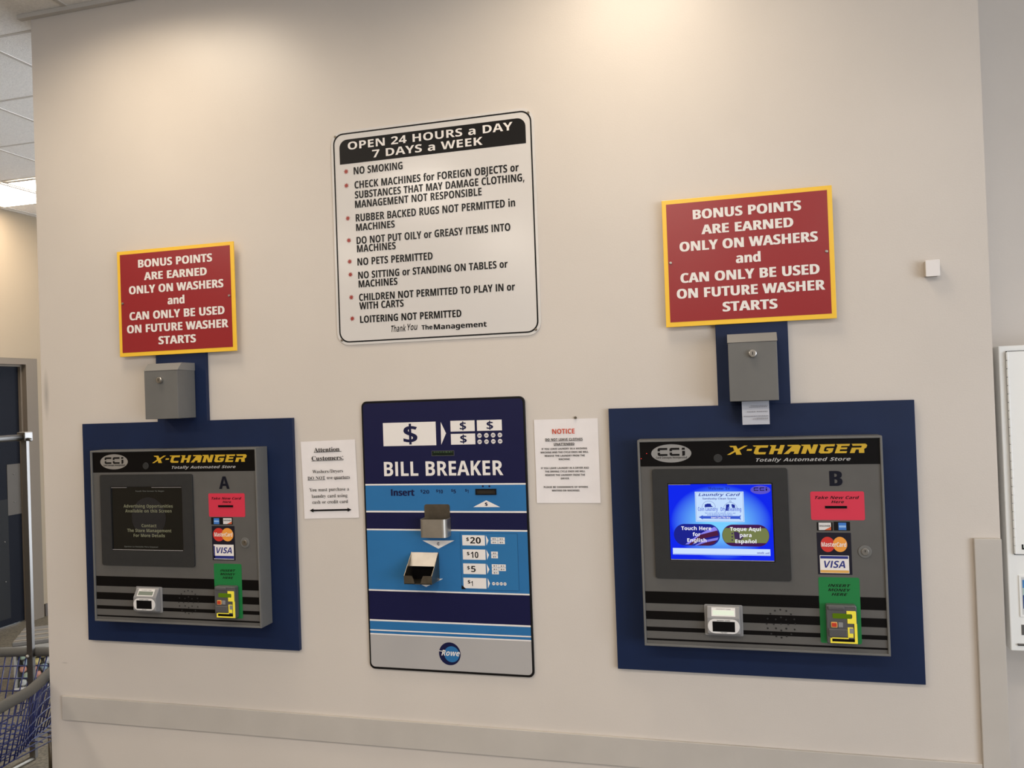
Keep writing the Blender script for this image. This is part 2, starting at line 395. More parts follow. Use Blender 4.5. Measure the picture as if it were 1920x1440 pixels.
# ------------------------------------------------------------------ lettering
# letter outlines (thousandths of the type size): advance width, then closed outlines as x y pairs;
# B is a bold sans, S a bold serif
GLYPHS = {
 'B': {
  'A': (463, ['0 0 169 482 293 482 463 0 354 0 319 114 144 114 109 0', '170 199 295 199 259 311 251 340 240 375 232 407 223 374 212 336 204 311']),
  'B': (451, ['60 0 60 480 210 480 294 473 355 453 382 430 398 399 404 358 399 320 384 289 361 266 330 255 330 251 353 245 373 234 391 220 404 199 413 173 416 139 404 81 369 37 313 9 240 0', '162 289 221 289 258 293 282 304 295 321 300 345 294 368 279 384 253 393 216 396 162 396', '162 84 228 84 267 88 292 102 306 122 310 149 306 173 292 192 266 205 225 209 162 209']),
  'C': (428, ['255 -7 187 1 133 24 91 61 62 110 45 170 39 239 46 307 65 367 97 417 141 455 197 478 264 486 300 484 335 477 371 467 404 453 371 370 317 392 290 399 264 402 212 391 175 358 151 306 144 238 151 171 172 120 209 88 264 78 293 80 323 85 386 103 386 18 355 7 324 -1 291 -5']),
  'D': (497, ['60 0 60 480 211 480 281 473 342 453 391 419 427 374 450 315 458 244 450 170 427 109 389 61 337 27 273 7 196 0', '162 84 206 84 270 94 316 123 343 173 353 242 344 311 318 359 275 387 216 396 162 396']),
  'E': (376, ['60 0 60 480 336 480 336 396 162 396 162 291 324 291 324 208 162 208 162 84 336 84 336 0']),
  'F': (369, ['60 0 60 480 335 480 335 396 161 396 161 273 323 273 323 189 161 189 161 0']),
  'G': (486, ['262 -7 196 0 141 21 97 56 65 105 45 166 39 240 46 311 68 371 104 420 153 456 215 479 289 486 327 484 365 478 400 469 432 457 398 375 348 394 319 400 289 402 247 397 212 381 183 357 162 325 148 285 144 238 147 194 156 155 173 123 197 98 229 83 269 78 305 80 333 85 333 185 242 185 242 269 433 269 433 21 354 1 311 -5']),
  'H': (514, ['60 0 60 480 162 480 162 291 352 291 352 480 453 480 453 0 352 0 352 207 162 207 162 0']),
  'I': (222, ['60 0 60 480 164 480 164 0']),
  'J': (222, ['10 -141 -24 -139 -50 -134 -50 -49 -27 -54 -2 -56 15 -54 30 -49 43 -39 52 -24 58 -1 60 30 60 480 162 480 162 31 157 -25 143 -69 120 -102 89 -124 52 -137']),
  'K': (446, ['60 0 60 480 162 480 162 260 181 288 202 316 332 480 445 480 277 267 446 0 330 0 205 202 162 171 162 0']),
  'L': (379, ['60 0 60 480 162 480 162 84 357 84 357 0']),
  'M': (633, ['60 0 60 480 199 480 312 113 314 113 435 480 573 480 573 0 478 0 478 227 479 279 481 335 483 375 480 375 357 0 263 0 148 376 145 376 148 336 150 278 151 223 151 0']),
  'N': (546, ['60 0 60 480 189 480 397 120 399 120 396 187 394 253 394 480 486 480 486 0 357 0 148 363 145 363 149 294 151 226 151 0']),
  'O': (535, ['267 -7 196 1 139 24 95 61 63 111 45 171 39 241 45 311 63 371 95 420 139 456 196 479 268 487 339 479 396 456 440 420 471 370 490 310 496 240 490 171 471 110 440 61 396 24 339 1', '267 79 323 89 361 122 382 173 389 240 382 308 361 359 323 392 268 402 212 392 175 359 153 308 146 240 153 173 175 122 212 89']),
  'P': (422, ['60 0 60 480 214 480 294 470 349 440 381 392 392 330 387 289 374 252 351 219 316 193 268 176 206 171 162 171 162 0', '162 254 195 254 234 258 264 271 282 293 289 326 280 365 253 388 208 396 162 396']),
  'Q': (535, ['363 -114 275 -7 267 -7 196 1 139 24 95 61 63 111 45 171 39 241 45 311 63 371 95 420 139 456 196 479 268 487 339 479 396 456 440 420 471 370 490 310 496 240 488 165 467 101 430 50 377 15 493 -114', '267 79 323 89 361 122 382 173 389 240 382 308 361 359 323 392 268 402 212 392 175 359 153 308 146 240 153 173 175 122 212 89']),
  'R': (443, ['60 0 60 480 200 480 285 471 345 444 380 399 392 336 388 305 379 278 365 256 346 237 325 221 302 209 443 0 330 0 216 184 162 184 162 0', '162 267 195 267 238 271 267 283 283 304 289 333 283 362 266 382 236 393 193 396 162 396']),
  'S': (370, ['167 -7 95 1 31 22 31 117 102 90 138 80 175 77 207 81 228 92 240 108 244 128 237 153 217 172 187 189 150 207 114 225 77 253 61 272 48 293 39 319 36 350 47 407 80 450 131 477 199 486 235 484 270 478 341 453 308 373 249 394 223 400 195 402 170 398 151 388 140 373 136 353 141 330 158 313 187 296 226 277 260 259 289 241 312 220 329 196 340 168 343 133 332 76 297 31 242 3']),
  'T': (389, ['144 0 144 395 13 395 13 480 375 480 375 395 245 395 245 0']),
  'U': (508, ['252 -7 193 -1 145 15 107 42 70 98 57 171 57 480 158 480 158 186 165 136 183 103 213 85 255 79 297 85 327 105 344 138 349 187 349 480 451 480 451 169 445 122 429 80 401 44 363 16 313 -1']),
  'V': (437, ['163 0 0 480 103 480 193 194 200 167 211 125 218 89 225 125 236 167 243 194 334 480 437 480 273 0']),
  'W': (649, ['122 0 0 480 100 480 161 218 170 179 179 132 185 92 191 132 199 177 207 211 277 480 373 480 443 211 450 177 459 132 465 92 471 132 480 179 488 218 549 480 649 480 527 0 412 0 347 252 342 274 335 306 328 339 324 364 321 339 314 307 308 274 302 251 238 0']),
  'X': (448, ['0 0 159 247 10 480 122 480 226 307 327 480 437 480 286 242 448 0 332 0 220 181 109 0']),
  'Y': (419, ['159 0 159 183 0 480 110 480 210 282 310 480 419 480 260 187 260 0']),
  'Z': (389, ['16 0 16 66 246 396 22 396 22 480 367 480 367 414 137 84 373 84 373 0']),
  'a': (406, ['142 -7 97 0 60 22 36 58 28 109 38 160 69 196 120 217 192 226 256 228 256 244 252 269 241 287 223 297 199 300 172 298 146 292 95 273 62 341 94 355 128 365 165 372 203 374 268 366 316 342 345 302 355 244 355 0 285 0 266 50 263 50 239 24 214 7 183 -3', '179 66 209 71 234 86 250 109 256 140 256 170 217 169 176 164 150 151 136 132 131 109 134 89 144 76 160 69']),
  'b': (425, ['254 -7 218 -3 190 8 169 23 152 40 146 40 129 0 52 0 52 510 152 510 152 392 151 351 148 319 152 319 170 340 192 358 221 369 257 373 312 361 357 325 385 266 395 184 385 101 356 42 311 5', '226 75 253 82 275 103 288 138 293 185 288 232 274 266 253 287 224 293 191 287 170 269 157 239 152 195 152 185 156 138 168 103 190 82']),
  'c': (345, ['201 -7 129 5 75 39 41 97 30 181 36 242 53 291 80 328 117 353 160 368 210 373 245 372 276 366 324 349 295 271 251 287 210 293 167 281 141 244 132 182 137 134 153 101 177 81 210 75 240 77 266 83 290 93 313 106 313 21 290 8 265 0 236 -5']),
  'd': (425, ['169 -7 113 5 69 41 40 101 30 183 40 265 69 325 114 361 171 373 207 370 236 358 259 341 277 320 280 320 275 351 273 393 273 510 373 510 373 0 296 0 277 48 273 48 255 27 233 9 204 -3', '203 73 239 79 262 98 275 128 279 171 279 182 275 229 263 264 240 285 202 292 173 285 150 264 136 229 132 181 136 134 150 100 173 80']),
  'e': (397, ['218 -7 166 -2 121 14 83 40 54 76 36 123 30 181 36 240 52 288 78 325 113 352 155 368 203 373 271 363 324 330 357 278 368 207 368 158 132 158 139 121 157 92 185 74 223 68 257 70 287 75 317 84 347 97 347 19 320 8 290 0 257 -5', '134 225 274 225 269 256 257 280 235 297 204 302 178 298 156 283 141 259']),
  'f': (260, ['69 0 69 291 13 291 13 340 69 367 69 394 72 435 84 466 103 488 129 503 161 511 198 514 252 509 290 498 265 425 240 431 209 435 191 431 178 422 171 407 169 390 169 367 255 367 255 291 169 291 169 0']),
  'g': (425, ['189 -161 117 -156 84 -150 52 -140 52 -60 122 -81 195 -88 238 -79 264 -51 273 -5 273 3 274 26 275 48 273 48 252 23 228 6 200 -4 169 -7 111 6 67 43 39 103 30 183 40 263 68 323 112 361 171 373 213 367 249 350 277 320 280 320 288 367 373 367 373 -1 361 -70 326 -120 269 -151', '204 72 237 77 261 94 275 124 279 170 279 182 275 233 261 267 238 286 203 292 164 280 140 243 132 181 140 121 164 84']),
  'h': (441, ['52 0 52 510 152 510 152 406 151 355 148 320 153 320 173 344 198 361 227 370 259 373 313 365 355 342 382 300 391 239 391 0 291 0 291 214 284 258 265 285 232 293 194 286 170 262 157 224 152 173 152 0']),
  'i': (205, ['103 412 82 415 64 423 52 438 48 461 52 485 64 500 82 508 103 510 123 508 141 500 153 485 157 461 153 438 141 423 123 415', '52 0 52 367 152 367 152 0']),
  'j': (205, ['103 412 82 415 64 423 52 438 48 461 52 485 64 500 82 508 103 510 123 508 141 500 153 485 157 461 153 438 141 423 123 415', '23 -161 -12 -159 -43 -153 -43 -75 -20 -79 4 -81 23 -78 38 -69 49 -52 52 -25 52 367 152 367 152 -40 149 -72 140 -101 123 -126 98 -145 65 -157']),
  'k': (416, ['52 0 52 510 152 510 152 282 151 241 147 199 148 199 169 228 192 255 295 367 408 367 262 208 416 0 301 0 195 148 152 114 152 0']),
  'l': (205, ['52 0 52 510 152 510 152 0']),
  'm': (660, ['52 0 52 367 129 367 142 320 148 320 168 344 194 361 224 370 255 373 292 370 323 360 348 344 366 320 375 320 395 344 421 361 452 370 483 373 538 365 577 342 601 300 609 239 609 0 509 0 509 214 503 258 485 285 454 293 420 286 398 265 385 231 381 184 381 0 281 0 281 214 275 258 256 285 226 293 190 286 168 262 156 224 152 173 152 0']),
  'n': (441, ['52 0 52 367 129 367 142 320 148 320 168 344 196 361 227 370 261 373 314 365 355 342 382 300 391 239 391 0 291 0 291 214 287 249 277 274 258 289 232 293 193 286 169 262 157 224 152 173 152 0']),
  'o': (416, ['207 -7 159 -1 116 15 80 43 53 80 36 128 30 184 42 265 78 324 134 361 209 373 258 368 300 351 336 324 363 287 380 240 385 184 373 103 337 43 281 6', '208 74 242 81 266 102 279 136 283 184 279 232 266 266 242 286 208 293 173 286 150 266 137 232 132 184 137 136 150 102 174 81']),
  'p': (425, ['52 -161 52 367 134 367 148 319 152 319 170 340 192 357 221 369 257 373 312 361 357 325 385 266 395 184 385 102 355 42 310 5 254 -7 218 -3 191 8 169 23 152 40 147 40 152 -13 152 -161', '226 75 255 82 276 103 289 138 293 185 285 245 262 281 224 293 191 287 170 269 157 239 152 195 152 185 156 138 168 103 190 82']),
  'q': (425, ['273 -161 273 -7 277 48 273 48 256 27 234 9 205 -3 169 -7 113 5 69 41 40 101 30 183 40 265 69 325 114 361 171 373 207 370 236 358 259 341 277 320 279 320 288 367 373 367 373 -161', '204 72 240 78 262 96 275 127 279 170 279 182 275 229 263 264 240 285 203 292 172 285 150 264 137 229 132 181 140 121 164 84']),
  'r': (305, ['52 0 52 367 128 367 143 305 148 305 167 331 192 353 222 368 257 373 275 373 291 371 283 277 270 279 254 280 229 278 205 271 184 259 167 242 156 218 152 187 152 0']),
  's': (334, ['152 -7 86 -2 58 5 31 15 31 97 95 75 127 69 155 66 180 69 197 75 206 85 210 98 204 115 183 132 130 156 74 185 55 201 41 220 33 243 30 271 40 316 70 348 116 367 175 373 209 372 240 367 272 358 304 345 274 273 223 292 199 298 174 300 141 293 130 275 135 260 157 244 206 223 261 196 281 181 296 162 305 139 308 109 298 60 269 23 220 1']),
  't': (291, ['178 -7 147 -4 119 4 96 19 78 41 67 73 63 115 63 291 15 291 15 334 71 367 99 445 163 445 163 367 266 367 266 291 163 291 163 115 166 97 175 84 189 76 207 73 239 77 270 85 270 10 230 -2']),
  'u': (441, ['181 -7 127 1 86 25 59 67 50 128 50 367 150 367 150 152 154 118 165 93 183 78 210 73 248 81 272 104 285 142 289 194 289 367 389 367 389 0 312 0 299 47 293 47 273 23 245 6 214 -4']),
  'v': (382, ['140 0 0 367 105 367 175 158 185 119 189 83 192 83 197 120 207 158 277 367 382 367 242 0']),
  'w': (575, ['111 0 7 367 106 367 148 204 157 164 164 119 169 84 171 84 174 109 179 142 184 172 188 191 233 367 343 367 386 191 393 161 399 118 402 84 405 84 410 117 417 163 426 204 470 367 568 367 463 0 354 0 326 128 318 162 307 211 296 258 288 290 285 290 278 258 267 211 256 162 248 127 218 0']),
  'x': (388, ['3 0 128 187 9 367 123 367 194 250 266 367 379 367 260 187 385 0 271 0 194 126 117 0']),
  'y': (382, ['74 -161 45 -160 23 -156 23 -77 41 -79 62 -81 91 -76 112 -61 129 -40 140 -15 146 3 0 367 109 367 179 161 187 130 191 97 193 97 198 130 207 161 275 367 382 367 227 -47 201 -97 166 -133 123 -154']),
  'z': (328, ['18 0 18 59 188 290 28 290 28 367 302 367 302 302 136 77 308 77 308 0']),
  '0': (384, ['191 -7 139 1 96 22 64 59 34 137 24 240 28 312 40 373 62 421 93 457 136 480 191 487 244 480 286 458 318 422 349 344 359 240 355 168 343 107 321 59 290 23 247 1', '191 75 223 85 244 116 255 168 259 240 255 312 244 363 223 395 191 405 159 395 139 363 128 312 125 240 128 168 139 117 159 86']),
  '1': (384, ['176 0 176 277 177 323 179 373 164 358 144 340 89 296 40 357 194 480 277 480 277 0']),
  '2': (384, ['27 0 27 71 147 192 206 254 225 278 238 300 245 322 248 345 244 370 232 388 213 398 189 402 162 398 136 389 109 373 81 353 26 418 70 451 95 465 123 476 157 484 197 486 241 482 278 469 308 449 330 423 344 392 349 357 345 319 333 284 313 252 287 220 215 148 153 90 153 85 362 85 362 0']),
  '3': (384, ['164 -7 90 0 26 19 26 105 57 92 90 82 123 76 153 74 199 79 229 93 246 115 251 146 249 164 241 180 227 192 206 200 176 206 136 208 99 208 99 285 136 285 175 288 204 294 223 304 235 317 242 332 244 350 240 373 228 390 207 401 175 404 143 401 116 393 73 369 26 439 57 458 92 473 134 483 183 486 249 479 300 456 332 420 343 372 336 327 313 293 280 268 240 253 240 251 291 238 327 216 350 183 357 140 352 100 337 65 311 35 274 12 225 -2']),
  '4': (384, ['216 0 216 99 11 99 11 170 222 480 315 480 315 178 373 178 373 99 315 99 315 0', '101 178 216 178 216 259 217 297 219 338 220 363 218 363 205 337 189 311']),
  '5': (384, ['162 -7 125 -5 91 0 60 8 33 19 33 107 60 95 93 85 127 78 158 76 198 81 227 94 245 118 251 152 241 192 208 216 155 224 116 221 83 214 42 235 60 480 320 480 320 394 149 394 140 300 165 304 201 306 243 302 279 289 310 269 333 240 348 204 353 161 341 91 305 38 245 4']),
  '6': (384, ['199 -7 152 -1 110 16 75 44 47 85 29 138 24 203 25 245 30 285 38 325 51 362 69 396 93 425 124 450 162 469 209 481 264 485 297 484 328 480 328 399 301 404 271 406 218 401 178 387 151 364 132 334 122 298 117 256 121 256 137 278 160 296 188 308 225 312 282 302 325 272 353 224 362 160 351 90 318 38 266 4', '197 75 224 80 245 95 259 121 264 158 260 190 248 214 228 229 199 234 178 231 160 224 145 213 134 199 127 183 124 167 126 145 132 124 142 105 157 89 175 78']),
  '7': (384, ['75 0 255 394 18 394 18 480 362 480 362 416 181 0']),
  '8': (384, ['192 -7 121 2 67 28 35 68 24 122 30 166 50 201 80 229 116 251 86 273 61 299 44 331 38 371 44 406 60 435 85 457 117 473 153 482 192 486 232 482 268 473 300 457 324 435 340 406 345 370 339 331 321 299 293 274 259 253 308 222 329 203 346 180 356 154 360 124 355 87 339 55 313 29 280 9 239 -3', '192 296 214 307 232 321 245 339 250 363 246 383 233 399 215 408 191 412 169 408 150 399 138 383 134 363 138 340 151 322 170 308', '191 68 224 72 247 84 261 103 266 127 263 144 255 159 229 184 196 204 187 209 159 193 137 175 122 153 118 128 122 104 136 85 159 72']),
  '9': (384, ['120 -7 87 -6 55 -2 55 79 83 75 113 73 166 77 205 92 233 114 251 144 262 181 267 222 263 222 246 201 225 183 197 171 156 167 101 176 58 206 31 254 21 318 32 388 65 441 117 474 185 485 231 479 273 462 309 434 336 393 354 340 360 275 358 234 354 193 346 154 333 117 315 83 290 53 260 28 221 9 175 -3', '185 244 206 247 224 255 239 266 250 280 257 295 259 311 257 333 251 355 241 374 227 390 209 400 187 404 160 399 138 383 124 357 120 320 124 288 136 265 156 249']),
  '.': (180, ['89 -9 74 -7 60 1 51 15 48 36 51 57 60 71 74 79 89 81 106 79 119 71 129 57 132 36 129 15 119 1 106 -7']),
  ',': (180, ['28 -87 47 -3 61 78 124 78 129 71 104 -8 71 -87']),
  ':': (180, ['89 278 74 281 60 289 51 303 48 324 51 345 60 359 74 367 89 369 106 367 119 359 129 345 132 324 129 303 119 289 106 281', '89 -9 74 -7 60 1 51 15 48 36 51 57 60 71 74 79 89 81 106 79 119 71 129 57 132 36 129 15 119 1 106 -7']),
  '/': (250, ['7 0 185 480 243 480 64 0']),
  '-': (216, ['27 154 27 206 189 206 189 154']),
  '¢': (396, ['183 0 183 509 225 509 225 0', '207 58 159 64 117 82 82 112 56 151 40 199 34 253 40 309 56 357 82 396 117 426 159 444 207 450 234 448 260 443 284 434 305 422 324 406 340 388 353 366 362 343 303 328 290 355 270 377 242 391 207 396 173 391 145 376 124 353 108 324 99 290 96 253 99 217 108 183 124 154 145 132 173 117 207 112 243 117 271 132 292 154 304 183 363 168 354 144 341 122 325 103 306 87 285 74 261 65 235 60']),
 },
 'S': {
  '/': (250, ['7 0 185 480 243 480 64 0']),
  ':': (180, ['89 278 74 281 60 289 51 303 48 324 51 345 60 359 74 367 89 369 106 367 119 359 129 345 132 324 129 303 119 289 106 281', '89 -9 74 -7 60 1 51 15 48 36 51 57 60 71 74 79 89 81 106 79 119 71 129 57 132 36 129 15 119 1 106 -7']),
  'A': (437, ['-9 0 -9 18 9 21 24 30 36 47 49 75 206 466 224 465 384 87 411 34 425 22 443 18 443 0 229 0 229 18 270 25 283 46 273 81 253 132 103 132 79 71 76 59 75 48 87 26 124 18 128 18 128 0', '113 161 242 161 177 319']),
  'C': (468, ['257 -11 193 -3 137 20 91 56 56 104 34 162 26 228 34 294 56 351 92 399 139 435 195 458 259 465 309 459 367 440 388 435 408 443 419 465 437 465 437 308 420 308 392 364 356 407 313 434 265 443 212 430 174 389 151 321 144 226 152 138 177 74 219 36 278 24 318 29 358 45 395 71 428 106 447 89 395 33 332 0']),
  'D': (496, ['20 0 20 17 47 21 63 30 71 46 74 75 74 374 71 407 61 426 43 435 15 439 15 455 222 455 296 449 357 429 405 396 440 351 461 295 468 228 453 128 408 57 333 14 228 0', '222 24 262 30 295 47 319 75 343 139 351 229 343 318 319 382 279 420 223 433 202 431 190 423 184 409 182 385 182 72 184 48 190 34 202 27']),
  'N': (494, ['403 -11 107 350 107 79 110 49 119 31 136 21 167 17 167 0 18 0 18 17 39 19 54 23 65 30 71 41 75 57 76 79 76 388 36 433 18 439 18 455 156 455 391 169 391 377 390 399 386 414 379 425 369 431 331 439 331 455 480 455 480 439 450 434 433 425 425 407 422 377 422 -11']),
  'O': (525, ['261 -11 213 -6 169 7 129 29 94 58 66 93 45 134 32 179 28 228 32 276 45 321 66 362 95 397 130 426 170 448 216 462 265 466 313 462 357 448 397 427 431 399 459 364 481 323 494 277 498 228 494 179 481 134 459 93 430 58 395 29 355 7 310 -6', '265 12 315 26 351 66 372 133 379 228 371 321 348 389 310 430 260 443 210 430 174 389 152 322 145 228 153 135 177 67 215 26']),
  'T': (423, ['92 0 92 17 123 21 142 31 152 50 156 81 156 433 149 433 102 426 65 403 41 367 29 318 11 318 11 455 410 455 410 317 394 317 375 382 333 420 269 433 263 433 263 81 267 49 276 30 296 21 328 17 328 0']),
  'W': (611, ['171 -11 32 393 24 413 15 427 3 435 -15 439 -15 455 181 455 181 439 162 437 150 432 143 423 140 410 148 373 223 153 301 353 286 399 278 418 267 429 252 435 229 439 229 455 439 455 439 439 404 432 393 412 399 386 474 166 541 369 549 406 546 421 538 430 524 436 503 439 503 455 624 455 624 439 607 433 594 421 584 404 575 379 446 -11 428 -11 316 309 190 -11']),
  'Y': (426, ['101 0 101 17 131 22 148 32 157 50 161 81 161 179 46 387 29 414 14 429 1 435 -13 438 -13 455 207 455 207 438 195 438 179 436 167 432 158 425 156 416 164 392 248 226 333 366 345 389 349 408 336 430 298 438 295 438 295 455 439 455 439 438 423 434 409 424 383 392 268 203 268 81 271 50 280 32 298 22 328 17 328 0']),
  'a': (344, ['255 -10 226 -5 208 10 200 35 151 2 95 -9 64 -4 40 11 25 34 20 63 31 104 63 136 119 164 199 190 199 241 196 266 187 282 171 292 148 296 115 290 104 274 113 257 121 243 123 231 120 215 110 202 95 194 77 191 59 194 45 203 36 218 33 236 37 259 49 278 69 295 95 308 126 316 162 318 223 312 263 292 285 259 293 210 293 62 295 40 298 36 304 34 320 42 329 28 294 -1', '151 34 174 41 187 50 199 63 199 169 154 151 127 123 118 84 126 46']),
  'c': (293, ['156 -10 119 -5 87 11 59 35 38 68 24 106 19 150 25 196 40 237 64 271 96 297 133 313 175 319 218 314 250 298 271 275 277 245 275 228 266 215 253 207 236 204 214 209 201 225 196 251 197 261 197 271 190 290 169 297 138 285 118 248 112 187 118 123 137 76 166 48 204 38 239 47 271 72 285 60 248 21 205 -2']),
  'd': (370, ['140 -10 107 -5 78 10 53 35 35 66 23 104 19 147 24 196 36 237 55 272 81 297 112 313 146 318 189 309 223 280 223 401 220 419 212 430 198 437 176 439 176 455 319 455 319 75 320 54 325 41 335 32 353 28 353 11 294 6 223 -10 223 39 188 2', '171 28 187 31 202 41 215 56 223 76 223 242 217 257 206 270 191 278 174 281 147 273 130 250 121 210 118 153 120 98 130 58 146 36']),
  'e': (301, ['154 -10 117 -5 85 10 58 35 37 69 24 109 19 157 24 201 38 240 59 273 87 298 120 313 157 318 209 309 249 280 274 234 283 173 283 166 117 166 127 97 154 56 199 42 237 53 270 86 285 73 248 27 205 -1', '116 192 201 192 201 215 199 252 193 277 181 292 161 297 136 286 121 255 116 203']),
  'g': (327, ['146 -140 89 -136 48 -122 22 -100 14 -75 28 -46 69 -26 35 -1 24 30 28 54 42 74 67 92 102 110 58 135 31 169 22 212 27 242 40 268 60 289 88 305 120 315 157 318 196 315 233 304 317 304 317 268 268 268 286 237 291 203 288 176 276 151 258 131 234 116 205 106 172 103 157 103 142 104 126 102 112 94 104 84 101 71 111 55 141 49 175 49 223 47 259 40 285 29 303 13 312 -9 316 -37 305 -80 272 -113 219 -133', '157 124 178 130 190 146 197 173 199 211 197 249 190 276 178 292 157 297 137 292 124 276 117 249 114 211 117 173 124 146 137 130', '161 -116 218 -111 252 -94 263 -66 260 -51 249 -41 231 -36 205 -34 97 -34 79 -52 73 -73 79 -89 95 -103 122 -113']),
  'h': (381, ['18 0 18 16 35 19 45 26 51 37 52 56 52 399 51 417 46 429 36 437 19 440 19 455 148 455 148 267 190 305 243 318 292 306 321 271 330 212 330 56 332 38 337 26 347 19 363 16 363 0 202 0 202 16 207 16 228 26 235 56 235 217 234 241 229 258 219 268 203 271 173 262 148 235 148 56 149 38 154 26 164 19 180 16 180 0']),
  'i': (198, ['101 362 81 366 65 376 54 393 50 412 54 432 65 449 81 460 101 463 120 460 137 449 147 432 151 412 147 393 136 376 120 366', '18 0 18 16 35 19 45 26 51 37 52 56 52 252 51 272 47 285 37 291 20 293 21 310 148 310 148 56 150 38 154 26 164 19 180 16 180 0']),
  'l': (199, ['18 0 18 16 35 19 45 26 51 37 52 56 52 398 51 417 47 429 38 436 20 439 20 455 148 455 148 56 150 38 154 26 164 19 180 16 180 0']),
  'm': (554, ['18 0 18 16 35 19 45 26 51 37 52 56 52 253 51 271 46 284 36 291 19 294 19 310 146 310 146 265 188 305 237 318 277 312 305 293 320 261 364 304 418 318 465 306 494 271 504 212 504 56 505 38 510 26 520 19 536 16 536 0 377 0 377 16 393 19 403 26 408 38 410 56 410 217 408 241 404 258 394 268 377 271 349 263 324 237 324 56 326 38 331 26 340 19 356 16 356 0 199 0 199 16 215 19 225 26 230 38 232 56 232 217 230 241 226 258 216 268 199 271 170 262 146 235 146 56 148 38 152 27 162 19 177 16 177 0']),
  'n': (381, ['18 0 18 16 35 19 45 26 51 37 52 56 52 253 51 271 46 284 36 291 19 294 19 310 148 310 148 267 190 306 243 318 292 306 321 271 330 212 330 56 332 38 337 26 347 19 363 16 363 0 202 0 202 16 207 16 228 26 235 56 235 217 234 241 229 258 219 268 203 271 173 262 148 235 148 56 149 38 154 26 164 19 180 16 180 0']),
  'o': (336, ['169 -10 127 -5 90 11 60 37 38 70 24 110 19 154 24 199 38 239 60 272 90 297 127 313 168 318 209 313 245 298 275 273 298 240 312 200 317 154 312 108 298 69 275 36 245 11 210 -5', '169 11 193 18 209 39 214 56 217 81 220 154 217 227 208 271 192 292 169 299 144 292 128 271 120 227 117 154 120 82 123 56 128 39 144 18']),
  'p': (371, ['17 -139 17 -124 31 -122 40 -117 47 -110 50 -101 52 -64 52 243 51 269 46 283 37 291 19 295 19 310 143 310 143 263 166 294 195 313 230 319 264 314 293 298 317 274 335 241 346 203 350 160 346 113 334 72 316 38 291 12 261 -5 227 -10 183 1 148 32 148 -58 152 -99 158 -110 167 -118 197 -123 197 -139', '195 28 222 36 239 59 249 99 253 154 250 208 241 248 225 270 199 278 171 267 148 235 148 69 167 38']),
  'q': (364, ['175 -139 175 -123 199 -120 214 -114 221 -102 224 -83 224 29 187 0 142 -9 108 -5 79 10 54 33 36 64 24 101 20 144 25 192 40 234 63 270 93 297 129 313 170 319 215 310 257 281 309 320 320 320 320 -83 321 -102 326 -113 337 -120 354 -123 354 -139', '179 30 194 32 208 40 218 52 224 67 224 241 219 271 204 289 179 295 150 286 131 261 120 218 117 156 120 100 131 60 150 37']),
  'r': (287, ['18 0 18 16 35 19 45 26 51 37 52 56 52 252 51 273 46 285 37 291 20 293 21 310 146 310 146 252 165 280 187 301 210 314 233 318 258 315 275 304 286 287 289 266 287 248 278 234 265 225 248 222 233 224 222 231 207 250 199 257 189 260 175 255 162 241 152 220 149 192 149 56 152 37 159 25 173 19 197 16 197 0']),
  's': (288, ['151 -10 122 -6 87 6 73 9 60 4 51 -9 36 -9 36 105 53 105 66 68 87 39 112 21 140 15 162 18 179 27 189 40 192 58 183 84 156 105 107 130 76 148 54 169 41 193 37 220 44 259 65 291 98 312 141 319 166 316 199 308 206 306 213 305 223 308 230 319 244 319 244 222 228 222 215 254 196 277 174 291 149 296 130 294 116 286 108 274 105 259 107 244 115 232 128 222 146 212 191 189 221 172 241 151 253 127 257 95 250 51 228 18 194 -3']),
  't': (228, ['124 -9 89 -4 66 10 53 36 48 71 48 279 20 279 20 300 88 369 112 398 129 424 144 424 144 310 208 310 208 279 144 279 144 82 146 64 149 51 157 43 168 40 189 49 206 75 222 66 198 24 165 -1']),
  'u': (375, ['131 -10 91 -3 65 17 51 51 46 97 46 248 44 268 39 282 29 291 11 294 11 310 142 310 142 74 144 58 151 46 162 38 177 36 205 43 228 66 228 248 226 269 221 283 209 291 189 294 189 310 324 310 324 70 326 51 331 39 342 33 360 30 360 13 300 7 228 -10 228 40 209 19 186 3 160 -7']),
  'y': (300, ['52 -140 29 -137 10 -125 -3 -107 -7 -84 -4 -67 5 -53 18 -43 36 -40 51 -42 64 -49 72 -61 75 -76 74 -81 74 -87 77 -96 86 -99 99 -92 114 -74 129 -44 140 -5 36 251 25 275 15 287 8 292 -3 293 -5 293 -5 310 162 310 162 293 136 289 130 284 128 275 130 267 133 257 185 119 230 241 236 260 238 274 236 284 229 289 203 293 203 310 300 310 300 293 287 290 277 281 259 242 162 -24 145 -65 129 -96 113 -117 95 -131 76 -138']),
 },
}

_cache = {}
_tmp_curve = bpy.data.curves.new('tmp_text', 'CURVE')
_tmp_obj = bpy.data.objects.new('tmp_text', _tmp_curve)
COL.objects.link(_tmp_obj)
_tmp_curve.dimensions = '2D'
_tmp_curve.fill_mode = 'FRONT'

def outline(font, c):
    adv, cs = GLYPHS[font].get(c) or GLYPHS['B'][c]
    return adv, [[(int(q[i]), int(q[i + 1])) for i in range(0, len(q), 2)] for q in (k.split() for k in cs)]

